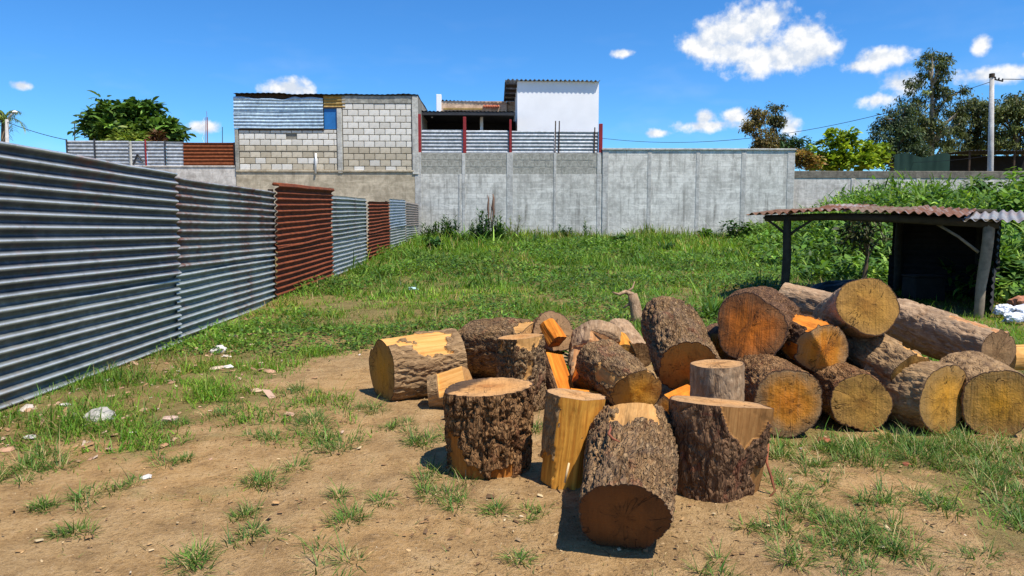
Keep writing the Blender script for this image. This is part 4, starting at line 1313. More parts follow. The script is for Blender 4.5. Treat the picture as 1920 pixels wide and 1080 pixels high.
def log(name, label, p0, p1, r0, r1, bark, e0, e1, seed=1, rough=0.012, lob=0.05, t0=(0, 0), t1=(0, 0), peel=(), cuts=(), nth=72, nz=40, group=None, furrow=1.0, bulge=0.0, flare=0.0, cap_dent=0.004, cat='log', ref=None, ff=34.0, fold0=None, stain=None):
    """log from end p0 to end p1 (local z), parts bark + two cut_end; theta 0 = up (lying) or towards the camera (standing)"""
    p0, p1 = Vector(p0), Vector(p1)
    ax = p1 - p0
    L = ax.length
    z = ax.normalized()
    refv = Vector(ref) if ref else (Vector((0, 0, 1)) if abs(z.z) < 0.75 else Vector((0, -1, 0)))
    x = (refv - z * refv.dot(z)).normalized()
    y = z.cross(x)
    q = Matrix((x, y, z)).transposed().to_quaternion()
    root = empty(name, p0, q)
    tag(root, label, cat, group)
    th = np.linspace(0, 2 * math.pi, nth, endpoint=False)
    sv = np.linspace(0, 1, nz)
    TH, SV = np.meshgrid(th, sv)
    rng = np.random.default_rng(seed)
    ph = rng.uniform(0, 6.28, 6)
    shape = 1 + lob * (0.9 * np.cos(2 * TH + ph[0] + 0.5 * SV) + 0.6 * np.cos(3 * TH + ph[1] + 0.8 * SV) + 0.45 * np.cos(5 * TH + ph[2] - 0.6 * SV))
    rad = (r0 + (r1 - r0) * SV) * shape * (1 + bulge * np.sin(math.pi * SV)) * (1 + flare * (1 - SV) ** 3)
    cx_, cy_ = np.cos(TH), np.sin(TH)
    # missing bark
    pm = np.zeros_like(TH)
    wob = fbm(cx_ * 3 + seed, cy_ * 3, SV * L * 9, seed + 2, 4)
    for pl_ in peel:
        (tc, tw, s0, s1), kv = pl_[:4], (pl_[4] if len(pl_) > 4 else 0.0)
        dt = np.abs((TH - R(tc) + math.pi) % (2 * math.pi) - math.pi)
        a_ = sstep(R(tw) - dt + 0.45 * wob, -0.16, 0.16)
        b_ = sstep(SV - s0 - kv * dt + 0.2 * wob, -0.06, 0.06) * sstep(s1 - SV + 0.2 * wob, -0.06, 0.06)
        pm = np.maximum(pm, a_ * b_)
    fine = fbm(cx_ * r0 * 45, cy_ * r0 * 45, SV * L * 22, seed + 21, 3)
    pm = sstep(pm + 0.38 * fine, 0.44, 0.56) * (pm > 0.02)
    rr = r0
    ux, uy = cx_ * rr, cy_ * rr
    zz = SV * L
    wx_ = 0.35 * fbm(ux * 12, uy * 12, zz * 12, seed + 4, 2)
    rid = 2 * sstep(np.abs(fbm(ux * ff + wx_, uy * ff + wx_, zz * ff * 0.3 * furrow, seed + 5, 3, 0.55)), 0.0, 0.22) - 1.2
    rid2 = fbm(ux * 70, uy * 70, zz * 34, seed + 8, 3)
    low = fbm(ux * 6, uy * 6, zz * 4, seed + 9, 2)
    endf = 1 - 0.55 * np.maximum(sstep(SV, 0.06, 0.0), sstep(SV, 0.94, 1.0))
    disp = 0.72 * endf * rough * (rid * 0.9 + rid2 * 0.55) * (1 - 0.85 * pm) + 0.03 * rr * low * 2 - pm * (rough * 0.5 + 0.009)
    rad = rad + disp
    X, Y = rad * cx_, rad * cy_
    split = np.zeros_like(TH)
    for ct_ in cuts:          # cleft planes: normal direction angle, distance from the axis, range along the log
        (na, d_, s0, s1) = ct_[:4]
        if len(ct_) > 4:
            d_ = d_ + (ct_[4] - d_) * np.clip((SV - s0) / max(1e-6, s1 - s0), 0, 1)
        na = R(na)
        dd_ = d_ * (1 + 0.07 * fbm(zz * 5, 0 * zz + seed, na, seed + 12, 3)) + 0.0
        prj = X * math.cos(na) + Y * math.sin(na)
        inr = (SV >= s0) & (SV <= s1)
        k = np.where((prj > dd_) & inr, dd_ / np.maximum(prj, 1e-5), 1.0)
        hit = k < 0.9995
        fibre = 0.004 * fbm(X * 60, Y * 60, zz * 6, seed + 13, 3)
        X = np.where(hit, X * k + math.cos(na) * fibre, X); Y = np.where(hit, Y * k + math.sin(na) * fibre, Y)
        split = np.maximum(split, hit * 1.0)
    pm = np.maximum(pm, split)
    Z = zz + (1 - SV) * (t0[0] * X + t0[1] * Y) + SV * (t1[0] * X + t1[1] * Y)
    if fold0:
        Z = Z + (1 - SV) ** 2 * fold0[2] * np.maximum(0, X * math.cos(R(fold0[0])) + Y * math.sin(R(fold0[0])) - fold0[1])
    V = np.stack([X, Y, Z], -1).reshape(-1, 3)
    me = np_mesh('bark', V, grid_quads(nth, nz, True), None, {'peel': ('FLOAT', pm.ravel())}, True)
    link('bark', me, bark, root)
    for end, em in ((0, e0), (1, e1)):
        ring = V.reshape(nz, nth, 3)[0 if end == 0 else -1]
        c = ring.mean(0)
        tt = t0 if end == 0 else t1
        fr = np.array([0.0, 0.12, 0.25, 0.4, 0.55, 0.7, 0.82, 0.92, 0.97, 1.0])
        pts, rds = [], []
        for f in fr[1:]:
            pr = c + (ring - c) * f
            if fold0 and end == 0:
                pr = pr.copy()
                base_z = t0[0] * pr[:, 0] + t0[1] * pr[:, 1]
                pr[:, 2] = base_z + fold0[2] * np.maximum(0, pr[:, 0] * math.cos(R(fold0[0])) + pr[:, 1] * math.sin(R(fold0[0])) - fold0[1])
            pts.append(pr); rds.append(np.full(nth, f))
        pts = np.array(pts)
        bmp = cap_dent * fbm(pts[..., 0] * 14, pts[..., 1] * 14, seed + end, seed + 31, 3) * (1 - (np.array(rds) ** 6))
        pts[..., 2] += bmp * 2
        if fold0 and end == 0:
            c = c.copy(); c[2] = fold0[2] * max(0, c[0] * math.cos(R(fold0[0])) + c[1] * math.sin(R(fold0[0])) - fold0[1]) + t0[0] * c[0] + t0[1] * c[1]
        Vc = np.concatenate([pts.reshape(-1, 3), c[None]])
        rdv = np.concatenate([np.array(rds).ravel(), [0.0]])
        stv = np.zeros(len(Vc))
        if stain and end == stain[2]:
            pj = (Vc[:, 0] - c[0]) * math.cos(R(stain[0])) + (Vc[:, 1] - c[1]) * math.sin(R(stain[0]))
            stv = sstep(pj + 0.03 * fbm(Vc[:, 0] * 20, Vc[:, 1] * 20, 0, seed, 3), stain[1] - 0.01, stain[1] + 0.01)
        Q = grid_quads(nth, len(fr) - 1, True)
        T = np.stack([np.arange(nth), (np.arange(nth) + 1) % nth, np.full(nth, len(Vc) - 1)], 1)
        if end == 0:
            T = T[:, ::-1]; 
        else:
            Q = Q[:, ::-1]
        # keep the end's own texture origin at its middle
        mec = np_mesh('cut_end', Vc - c, Q, T, {'rad': ('FLOAT', rdv), 'stain': ('FLOAT', stv)}, False)
        link('cut_end', mec, em, root, tuple(c))
    return root


LG = 'sawn logs heaped on the bare soil'


def stand(px, Y, h, z0=0.0, px_top=None, dy=0.0):
    a = XY(px, Y, z0)
    b = XY(px_top if px_top else px, Y + dy, h)
    return a, b


# standing rounds in front
a, b = stand(914, 3.2, 0.365, -0.01)
log('log', 'stout standing log with very rough brown bark, leftmost of the front row', a, b, 0.19, 0.196, B_BROWN, E_BROWN, E_TAN, 3, 0.020, 0.03, nth=210, nz=120, group=LG, furrow=1.3, t1=(0.02, 0.05), peel=((-35, 30, -0.1, 0.22), (-60, 16, 0.3, 0.5), (20, 14, 0.02, 0.14)), stain=(-120, 0.09, 1))
a, b = stand(1068, 3.0, 0.372, -0.01, 1086)
log('log', 'narrow standing log split to bright yellow wood in the front row', a, b, 0.118, 0.128, B_PEEL, E_TAN, E_PALE, 8, 0.006, 0.07, nth=110, nz=60, group=LG, cuts=((42, 0.092, 0, 1), (-8, 0.103, 0, 1)), peel=((100, 60, 0, 1), (-80, 50, -0.2, 0.3)), t1=(0.04, -0.03))
a, b = XY(1177, 2.265, 0.138), XY(1192, 2.90, 0.182)
log('log', 'lying log nearest the camera with dark brown end and grey furrowed bark', a, b, 0.153, 0.186, B_DARK, E_BROWN, E_WEATH, 14, 0.013, 0.04, t0=(-0.45, 0.02), t1=(0.35, 0), nth=220, nz=130, group=LG, cuts=((180, 0.128, 0, 1),), peel=((4, 34, 0.70, 1.3),), furrow=0.9, ff=44)
a, b = stand(1352, 2.90, 0.362, -0.02, 1362)
log('log', 'standing log with bark torn away below its broad pale top', a, b, 0.176, 0.212, B_TORN, E_BROWN, E_PALE, 22, 0.008, 0.09, t1=(0.14, -0.03), nth=210, nz=120, group=LG, peel=((20, 50, 0.52, 1.4, 0.5), (78, 26, -0.2, 1.2)), cuts=((86, 0.178, 0, 1),))
a, b = stand(1352, 3.55, 0.395)
log('log', 'small pale standing log behind the broad topped one', a, b, 0.13, 0.134, B_GREY, E_TAN, E_PALE, 31, 0.005, 0.05, t1=(0.04, 0.05), group=LG)
# left end of the heap
a, b = P(716, 694, 4.45), XY(852, 4.68, 0.205)
log('log', 'lying log at the far left of the heap, half peeled', a, b, 0.198, 0.192, B_TAN, E_YEL, E_TAN, 41, 0.009, 0.05, nth=160, nz=90, group=LG, peel=((-10, 40, -0.1, 0.55), (30, 30, 0.35, 0.8)), t0=(0.0, 0.1), furrow=0.8)
a, b = XY(800, 4.25, 0.085), P(876, 712, 4.22)
log('split_log', 'small wedge of split wood between far left log and stout log', a, b, 0.105, 0.13, B_TAN, E_OLIVE, E_TAN, 45, 0.005, 0.1, cuts=((50, 0.06, 0.3, 1), (-20, 0.085, 0, 1)), group=LG, cat='split log', t0=(0.3, 0.2))
a, b = P(886, 655, 5.15), P(1004, 652, 4.78)
log('log', 'round grey bark log lying behind the stout standing log', a, b, 0.19, 0.18, B_DARK, E_BARKY, E_TAN, 51, 0.012, 0.06, group=LG, nth=110, nz=60, peel=((0, 40, 0.85, 1.1),), bulge=0.06)
a, b = stand(980, 4.25, 0.425, -0.01, 977)
log('log', 'tall standing log with grey scaly bark and torn top edge', a, b, 0.145, 0.142, B_DARK, E_TAN, E_TAN, 55, 0.014, 0.05, group=LG, nth=110, nz=70, t1=(0.05, 0.06), peel=((40, 45, 0.93, 1.1), (-65, 9, 0.84, 0.92), (14, 7, 0.5, 0.66)), furrow=2.0)
a, b = P(1040, 622, 4.78), P(1000, 650, 5.2)
log('log', 'tilted log showing a round brown end, topmost at the left of the heap', a, b, 0.14, 0.15, B_BROWN, E_WEATH, E_TAN, 58, 0.010, 0.06, group=LG)
a, b = P(1046, 640, 4.62), P(1026, 606, 4.72)
log('split_log', 'bright orange split chunk resting before the tilted round end', a, b, 0.075, 0.06, B_ORANGE, E_SPLIT, E_SPLIT, 59, 0.003, 0.08, group=LG, cuts=((10, 0.045, 0, 1), (-80, 0.05, 0, 1), (100, 0.05, 0, 1)), peel=((0, 180, -1, 2),), cat='split log', nz=24)
a, b = XY(1068, 4.35, 0.02), P(1038, 668, 4.55)
log('split_log', 'thin slab of split orange wood leaning beside the scaly log', a, b, 0.10, 0.09, B_ORANGE, E_ORG, E_ORG, 61, 0.004, 0.08, cuts=((20, 0.03, 0, 1), (70, 0.06, 0, 1)), group=LG, cat='split log', nz=30)
# middle of the heap
a, b = XY(1112, 4.62, 0.02), P(1118, 632, 4.85)
log('split_log', 'grey bark round with a hollow split showing orange wood', a, b, 0.162, 0.168, B_GREY, E_ORG, E_WEATH, 65, 0.008, 0.08, cuts=((38, 0.09, 0, 0.8), (-20, 0.12, 0, 0.62)), group=LG, cat='split log', nth=96, nz=56, bulge=0.04, t1=(0.2, 0.1))
a, b = P(1168, 668, 4.75), P(1158, 645, 5.05)
log('log', 'short peeled yellow log end wedged behind the dark log', a, b, 0.10, 0.10, B_PEEL, E_YEL, E_TAN, 68, 0.004, 0.05, group=LG, peel=((0, 180, -1, 2),))
a, b = XY(1204, 3.95, 0.148), XY(1128, 4.45, 0.23)
log('log', 'dark bark log with yellow end split at the front, in the middle', a, b, 0.152, 0.155, B_DARK, E_YEL, E_BROWN, 71, 0.011, 0.06, group=LG, nth=100, nz=56, peel=((-70, 16, -0.1, 0.5), (40, 18, -0.1, 0.2)), t0=(-0.1, 0.1), fold0=(-110, 0.05, 0.7))
a, b = P(1292, 690, 4.06), P(1258, 608, 4.78)
log('log', 'big leaning log with deeply furrowed dark bark, middle of the heap', a, b, 0.178, 0.198, B_DARK, E_OLIVE, E_BROWN, 75, 0.017, 0.06, t0=(-0.35, 0.1), group=LG, nth=140, nz=90, peel=((70, 10, 0.45, 0.62), (28, 8, 0.8, 1.1)), furrow=0.9)
a, b = P(1195, 668, 5.0), P(1160, 622, 5.5)
log('log', 'pale grey log end behind the big leaning log', a, b, 0.105, 0.115, B_GREY, E_WEATH, E_WEATH, 78, 0.008, 0.06, group=LG)
for (q0, q1, r_, sd, lab) in (((1092, 722, 4.45), (1106, 672, 4.6), 0.075, 131, 'orange split chunk standing under the hollow split round'),
                             ((1068, 744, 4.2), (1120, 752, 4.15), 0.06, 132, 'low split piece lying behind the narrow yellow log'),
                             ((1250, 770, 3.75), (1300, 745, 4.1), 0.10, 133, 'brown split piece in the shade under the leaning log'),
                             ((1335, 660, 4.5), (1350, 640, 4.9), 0.12, 134, 'shaded log end between the leaning log and the orange end')):
    log('split_log', lab, P(*q0), P(*q1), r_, r_ * 1.05, B_ORANGE, E_ORG, E_TAN, sd, 0.005, 0.08, cuts=((35, r_ * 0.6, 0, 1), (-50, r_ * 0.72, 0, 1)) if sd < 134 else (), group=LG, cat='split log', nth=64, nz=30)
# right part of the heap
a, b = P(1402, 614, 4.10), P(1428, 592, 4.62)
log('log', 'log with split orange end catching the sun, beside the leaning log', a, b, 0.20, 0.205, B_ORANGE, E_SPLIT, E_TAN, 81, 0.011, 0.08, group=LG, nth=100, nz=50, t0=(0.28, -0.15), fold0=(-70, -0.03, 0.75), cap_dent=0.006)
a, b = XY(1490, 3.58, 0.183), XY(1418, 4.25, 0.175)
log('log', 'big bottom log with orange sawn end beside the small pale log', a, b, 0.178, 0.176, B_BROWN, E_ORG, E_TAN, 85, 0.010, 0.035, group=LG, nth=110, nz=50, t0=(-0.05, 0.0))
a, b = P(1548, 655, 3.93), P(1455, 622, 4.5)
log('log', 'log with cleft orange edge lying under the topmost log', a, b, 0.152, 0.15, B_ORANGE, E_ORG, E_TAN, 88, 0.010, 0.06, group=LG, nth=100, nz=50, peel=((-8, 30, -0.1, 1.1), (-100, 22, -0.1, 0.3)), fold0=(-120, 0.03, 0.9), t0=(0.05, 0.12))
a, b = XY(1630, 3.66, 0.162), XY(1550, 4.25, 0.16)
log('log', 'bottom log with olive end half in shadow, second from the orange end', a, b, 0.155, 0.155, B_BROWN, E_OLIVE, E_TAN, 91, 0.012, 0.05, group=LG, nth=100, nz=50)
a, b = P(1627, 573, 3.95), P(1572, 606, 4.85)
log('log', 'topmost log with round tan end facing the camera', a, b, 0.160, 0.17, B_GREY, E_OLIVE, E_TAN, 94, 0.006, 0.045, group=LG, nth=110, nz=50)
a, b = P(1456, 558, 5.25), P(1600, 594, 4.9)
log('log', 'long grey log lying behind, left of the topmost log', a, b, 0.132, 0.14, B_GREY, E_WEATH, E_WEATH, 97, 0.007, 0.05, group=LG, nth=80, nz=60, t0=(0.3, 0.2))
a, b = P(1870, 664, 4.25), P(1680, 600, 5.1)
log('log', 'long grey log sloping down to the right below the shed post', a, b, 0.148, 0.158, B_GREY, E_WEATH, E_WEATH, 101, 0.008, 0.05, group=LG, nth=100, nz=80, peel=((10, 24, -0.1, 0.42),), t0=(0.05, 0.1))
a, b = P(1706, 700, 3.74), P(1598, 645, 4.3)
log('log', 'log with orange scraped bark lying across the bottom row', a, b, 0.112, 0.13, B_TAN, E_OLIVE, E_TAN, 104, 0.009, 0.08, group=LG, nth=90, nz=50, peel=((35, 22, -0.1, 0.35),), t0=(-0.25, 0.15))
a, b = XY(1790, 3.62, 0.19), XY(1665, 3.98, 0.185)
log('log', 'bottom log with yellow oval end below the long sloping log', a, b, 0.188, 0.18, B_TAN, E_YEL, E_TAN, 107, 0.009, 0.05, group=LG, nth=110, nz=50)
a, b = XY(1893, 3.58, 0.175), XY(1826, 4.15, 0.17)
log('log', 'bottom log with yellow end at the right edge of the heap', a, b, 0.176, 0.172, B_TAN, E_YEL, E_TAN, 110, 0.010, 0.05, group=LG, nth=110, nz=50)
a, b = XY(1838, 3.95, 0.10), XY(1800, 4.3, 0.10)
log('log', 'thin log end squeezed between the two yellow ended logs', a, b, 0.075, 0.08, B_TAN, E_OLIVE, E_TAN, 113, 0.005, 0.05, group=LG, nth=60, nz=30)
a, b = P(1884, 668, 4.75), P(2010, 664, 4.9)
log('split_log', 'pale split log cut by the right edge of the picture', a, b, 0.10, 0.11, B_TAN, E_TAN, E_TAN, 116, 0.006, 0.08, group=LG, cuts=((0, 0.07, 0, 1), (-100, 0.075, 0, 1)), peel=((0, 180, -1, 2),), cat='split log')
# hidden support under the heap and a thin pole on it
a, b = XY(1560, 4.25, 0.16), XY(1700, 4.5, 0.16)
log('log', 'shadowed log deep inside the heap, under the topmost log', a, b, 0.15, 0.15, B_BROWN, E_BROWN, E_BROWN, 120, 0.010, 0.05, group=LG)
a, b = P(1876, 690, 4.0), P(1960, 725, 3.8)
st = MB().tube([a, (a + b) / 2 + Vector((0, 0, 0.004)), b], [0.012, 0.011, 0.010], 7).build('stick', B_TAN, None, True)
tag(st, 'thin pale stick lying at the right edge of the heap', 'stick')
# torn bark strips hanging on the front logs
M_STRIP = plain('red_bark_strip', (140, 80, 54), 0.8, 0, 0.3, 20)
a = XY(1452, 2.88, 0.0)
tag(MB().tube([XY(1455, 2.86, 0.20), XY(1452, 2.83, 0.13), XY(1462, 2.80, 0.08), XY(1470, 2.80, 0.02), XY(1460, 2.78, 0.005)], [0.003, 0.005, 0.006, 0.005, 0.003], 6).build('bark_strip', M_STRIP, None, True),
    'curled reddish bark strip on the ground right of the torn bark log', 'bark strip')
tag(MB().tube([XY(1148, 2.62, 0.352), XY(1150, 2.56, 0.352), XY(1146, 2.50, 0.35), XY(1155, 2.46, 0.345), XY(1168, 2.44, 0.34)], [0.002, 0.004, 0.005, 0.004, 0.002], 6).build('bark_strip', M_STRIP, None, True),
    'thin reddish bark strip lying on the nearest log', 'bark strip')
tag(MB().tube([P(1067, 868, 2.86), P(1063, 886, 2.855), P(1059, 905, 2.85)], [0.004, 0.005, 0.004], 6).build('wood_splinter', plain('splinter', (226, 196, 150), 0.8), None, True),
    'pale splinter standing against the narrow yellow log', 'splinter')
# dry forked root in the grass behind the heap
g0 = G(1198, 606)
RY = g0.y
rt = empty('dry_root', g0)
tag(rt, 'dry forked grey root standing in the grass behind the heap', 'root')
b0 = Vector(g0)
MB().tube([P(1200, 612, RY) - b0, P(1194, 590, RY + .05) - b0, P(1190, 568, RY + .1) - b0, P(1186, 552, RY + .1) - b0], [0.085, 0.065, 0.06, 0.05], 9).build('stem', B_GREY, rt, True)
MB().tube([P(1187, 553, RY + .1) - b0, P(1172, 547, RY + .1) - b0, P(1160, 552, RY) - b0, P(1148, 548, RY) - b0], [0.03, 0.022, 0.016, 0.008], 7).build('branch', B_GREY, rt, True)
MB().tube([P(1188, 556, RY + .1) - b0, P(1180, 570, RY + .1) - b0, P(1168, 578, RY + .1) - b0], [0.025, 0.018, 0.008], 7).build('branch', B_GREY, rt, True)
MB().tube([P(1176, 547, RY + .1) - b0, P(1186, 540, RY + .15) - b0, P(1190, 528, RY + .2) - b0], [0.014, 0.010, 0.005], 7).build('branch', B_GREY, rt, True)

# ------------------------------------------------------------------ trees
M_LEAF = leafmat('tree_leaf', 0.3, 0.5)
M_TRUNK = plain('trunk_bark', (104, 88, 70), 0.9, 0, 0.35, 5)
M_TRUNK_PALE = plain('trunk_bark_pale', (150, 138, 118), 0.9, 0, 0.3, 5)


def tree(name, label, base, blobs, nclump, nleaf, leaf, cols, wts=None, seed=1, droop=(0.2, 1.2), cl_r=0.5, elev=(-60, 60), wl=0.35, trunk_r=0.15, group=None, tm=None, k=2, cat='tree', shell=0.45, limbs=10, jit=0.2, forks=None):
    """blobs: (x,y,z, rx,ry,rz) relative to base; leaf strips in clumps spread through them"""
    rng = np.random.default_rng(seed)
    base = Vector(base)
    root = empty(name, base)
    tag(root, label, cat, group)
    B = np.array(blobs, float)
    vol = (B[:, 3] * B[:, 4] * B[:, 5]) ** 0.67
    bi = rng.choice(len(B), nclump, p=vol / vol.sum())
    d = rng.normal(0, 1, (nclump, 3)); d /= np.linalg.norm(d, axis=1)[:, None]
    r = (shell + (1 - shell) * rng.random(nclump)) ** 0.8
    cc = B[bi, :3] + d * B[bi, 3:6] * r[:, None]
    cr = cl_r * np.exp(rng.normal(0, 0.3, nclump))
    tone = np.exp(rng.normal(0, 0.28, nclump))
    ci = np.repeat(np.arange(nclump), nleaf)
    N = len(ci)
    dd = rng.normal(0, 1, (N, 3)); dd /= np.linalg.norm(dd, axis=1)[:, None]
    pos = cc[ci] + dd * (cr[ci] * rng.random(N) ** 0.6)[:, None] * np.array([1, 1, 0.75])
    outv = pos - B[bi[ci], :3] * 0.7 - cc[ci] * 0.3
    azm = np.arctan2(outv[:, 1], outv[:, 0]) + rng.normal(0, 0.9, N)
    ln = leaf * np.exp(rng.normal(0, 0.25, N))
    c = col_var(rng, N, cols, wts, jit) * tone[ci][:, None]
    V, Q, T, nv = strips(pos, azm, rng.uniform(R(elev[0]), R(elev[1]), N), ln, ln * wl, rng.uniform(droop[0], droop[1], N), k, [0.55, 1.0, 0.8][:k] if k > 1 else None, rng.normal(0, 0.6, N))
    link('crown', leaf_mesh('crown', [(V, Q, T, nv, c)]), M_LEAF, root)
    tb = MB()
    top = B[np.argmax(B[:, 2])]
    n = 7
    pts = []
    for i in range(n):
        t = i / (n - 1)
        pts.append(Vector((top[0] * t ** 1.5 + 0.15 * math.sin(seed + 3 * t) * t, top[1] * t ** 1.5, (top[2] + top[5] * 0.5) * t - 0.3 * (1 - t))))
    tb.tube(pts, [trunk_r * (1 - 0.85 * i / (n - 1)) for i in range(n)], 8)
    order = rng.permutation(nclump)[:limbs]
    for j in order:
        e = Vector(cc[j])
        t = min(0.9, max(0.15, (e.z - 0.35 * math.hypot(e.x, e.y)) / (top[2] + 1e-3)))
        s0 = pts[int(t * (n - 1))]
        mid = s0.lerp(e, 0.5) + Vector((0, 0, 0.12 * (e - s0).length))
        tb.tube([s0, mid, e], [trunk_r * 0.42 * (1 - 0.5 * t), trunk_r * 0.25, trunk_r * 0.08], 6)
    tb.build('trunk', tm or M_TRUNK, root, True)
    return root


def blobs_px(base, Y, lst):
    """crown lobes given as frame position and size, turned into metres at depth Y"""
    out = []
    for (px, py, rx, ry) in lst:
        p = P(px, py, Y) - Vector(base)
        k = Y / FPX
        out.append((p.x, p.y, p.z, rx * k, rx * k * 0.8, ry * k))
    return out


DK = [(58, 74, 44), (74, 90, 52), (44, 60, 36), (92, 100, 58)]
b = XY(245, 36, 0.6)
tree('leafy_tree', 'dense dark green tree behind the far grey sheet fence at left', b, blobs_px(b, 36, [(225, 232, 44, 34), (262, 214, 30, 22), (200, 222, 26, 26), (300, 246, 34, 20), (250, 250, 70, 22), (190, 252, 30, 14)]), 210, 34, 0.36,
     [(64, 94, 36), (84, 116, 44), (50, 76, 30), (106, 132, 54)], None, 3, (0.3, 1.3), 0.45, (-20, 60), 0.40, 0.2, k=3, jit=0.25, limbs=16)
b = XY(250, 33, 0.6)
tree('small_tree', 'small yellowish green tree in front of the dark tree at left', b, blobs_px(b, 33, [(240, 262, 30, 12), (215, 268, 16, 10), (262, 268, 14, 9)]), 40, 22, 0.28, [(120, 138, 52), (96, 122, 44), (140, 150, 66)], None, 5, (0.2, 1.2), 0.3, (-20, 60), 0.3, 0.06, k=2, limbs=6)
b = XY(298, 34, 0.6)
tree('small_tree', 'reddish brown small tree at the right foot of the dark tree', b, blobs_px(b, 34, [(298, 258, 12, 8), (290, 264, 14, 8)]), 14, 14, 0.26, [(110, 62, 40), (90, 70, 40)], None, 6, (0.2, 1.2), 0.25, (-20, 60), 0.3, 0.05, k=2, limbs=5)
# palm at the far left edge
b = XY(8, 38, 0.6)
pal = empty('palm_tree', b)
tag(pal, 'palm crown peeping over the fence at the left edge', 'palm')
rng = np.random.default_rng(12)
hub = P(10, 222, 38) - b
mbp = MB().tube([(0, 0, -0.2), (0.1, 0, hub.z * 0.5), tuple(hub)], [0.22, 0.18, 0.16], 8); mbp.build('trunk', M_TRUNK, pal, True)
prt = []
for j in range(22):
    aa, e0 = rng.uniform(0, 6.28), rng.uniform(R(-20), R(75))
    Lf = rng.uniform(0.9, 1.3)
    pos = np.array(hub); st_ = []
    for q_ in range(14):
        e = e0 - 1.6 * (q_ / 13)
        pos = pos + Lf / 13 * np.array([math.cos(aa) * math.cos(e), math.sin(aa) * math.cos(e), math.sin(e)])
        st_.append(pos.copy())
    st_ = np.repeat(np.array(st_), 2, 0)
    n = len(st_)
    sd = np.tile([1, -1], n // 2)
    V, Q, T, nv = strips(st_, aa + sd * 1.0, np.full(n, -0.2) + rng.normal(0, .2, n), rng.uniform(.28, .42, n), np.full(n, .06), np.full(n, .9), 2)
    prt.append((V, Q, T, nv, col_var(rng, n, [(104, 124, 52), (80, 104, 40), (128, 136, 64)])))
link('crown', leaf_mesh('crown', prt), M_LEAF, pal)

# trees at the right
GR = 'trees beyond the wall at right'
b = XY(1742, 48, 0.8)
tree('tall_tree', 'tallest tree with narrow ragged crown, left of the utility pole', b, blobs_px(b, 48, [(1752, 116, 34, 22), (1745, 145, 40, 24), (1735, 170, 46, 28), (1705, 205, 40, 22), (1765, 190, 46, 34), (1730, 220, 60, 30), (1760, 255, 70, 34), (1715, 250, 50, 34), (1790, 225, 36, 36), (1745, 290, 70, 24)]), 150, 110, 0.19,
     [(78, 90, 50), (96, 106, 60), (60, 72, 40), (118, 122, 72)], None, 21, (0.4, 1.6), 0.46, (-70, 30), 0.34, 0.30, GR, M_TRUNK_PALE, k=2, limbs=26, shell=0.3)
b = XY(1665, 46, 0.8)
tree('broad_tree', 'dark broad tree between the yellow green bush and the tallest tree', b, blobs_px(b, 46, [(1700, 200, 26, 16), (1668, 235, 30, 22), (1690, 255, 46, 30), (1650, 268, 34, 24), (1690, 290, 54, 24), (1640, 290, 26, 16)]), 95, 110, 0.19, [(64, 84, 54), (84, 102, 66), (50, 66, 44), (98, 110, 68)], None, 22, (0.3, 1.5), 0.48, (-60, 40), 0.34, 0.26, GR, k=2, limbs=18, shell=0.3)
b = XY(1835, 50, 0.8)
tree('broad_tree', 'dark tree right behind the utility pole', b, blobs_px(b, 50, [(1825, 195, 34, 22), (1850, 215, 36, 28), (1815, 235, 40, 32), (1850, 262, 44, 30), (1810, 285, 44, 24)]), 110, 110, 0.20, [(76, 88, 52), (96, 106, 62), (58, 70, 42), (112, 114, 70)], None, 23, (0.3, 1.5), 0.5, (-60, 40), 0.34, 0.28, GR, k=2, limbs=20, shell=0.3)
b = XY(1905, 47, 0.8)
tree('broad_tree', 'olive green tree at the right edge of the picture', b, blobs_px(b, 47, [(1900, 190, 36, 24), (1890, 225, 40, 34), (1930, 215, 50, 40), (1900, 265, 50, 34), (1960, 260, 50, 40)]), 125, 110, 0.20, [(98, 106, 54), (116, 122, 64), (76, 88, 46), (64, 76, 42)], None, 24, (0.3, 1.5), 0.5, (-60, 40), 0.34, 0.28, GR, k=2, limbs=20, shell=0.3)
b = XY(1425, 44, 0.8)
tree('thin_tree', 'thin brownish tree with two tops above the tall wall, left top', b, blobs_px(b, 44, [(1420, 215, 17, 15), (1412, 238, 18, 18), (1425, 260, 22, 22), (1440, 272, 26, 14)]), 60, 80, 0.15, [(132, 112, 62), (112, 104, 56), (90, 92, 50), (150, 124, 76)], None, 25, (0.3, 1.5), 0.38, (-60, 40), 0.4, 0.12, GR, k=2, limbs=16, shell=0.2)
b = XY(1456, 44.6, 0.8)
tree('thin_tree', 'thin tree with narrow dark top beside the brownish one', b, blobs_px(b, 44.6, [(1455, 202, 11, 14), (1454, 226, 15, 18), (1452, 250, 14, 18), (1462, 272, 30, 13)]), 50, 80, 0.15, [(104, 98, 58), (80, 86, 50), (62, 72, 44)], None, 26, (0.3, 1.5), 0.36, (-60, 40), 0.4, 0.12, GR, k=2, limbs=16, shell=0.2)
b = XY(1478, 40, 0.8)
tree('small_tree', 'small dark bushy tree showing above the end of the tall wall', b, blobs_px(b, 40, [(1478, 266, 16, 12), (1502, 274, 16, 16), (1492, 290, 24, 14)]), 40, 36, 0.22, [(48, 74, 36), (62, 90, 44)], None, 27, (0.2, 1.3), 0.35, (-40, 50), 0.3, 0.08, GR, k=2, limbs=10)
b = XY(1590, 31, 0.7)
tree('bush', 'bright yellow green broad leaved bush above the low wall', b, blobs_px(b, 31, [(1575, 262, 28, 20), (1550, 285, 30, 20), (1600, 285, 40, 22), (1635, 292, 28, 18), (1585, 306, 60, 16), (1555, 305, 30, 12)]), 120, 34, 0.22, [(150, 170, 40), (176, 190, 56), (120, 146, 34), (98, 126, 34)], None, 28, (0.2, 1.3), 0.34, (-20, 60), 0.5, 0.09, None, k=2, limbs=14, cat='bush')
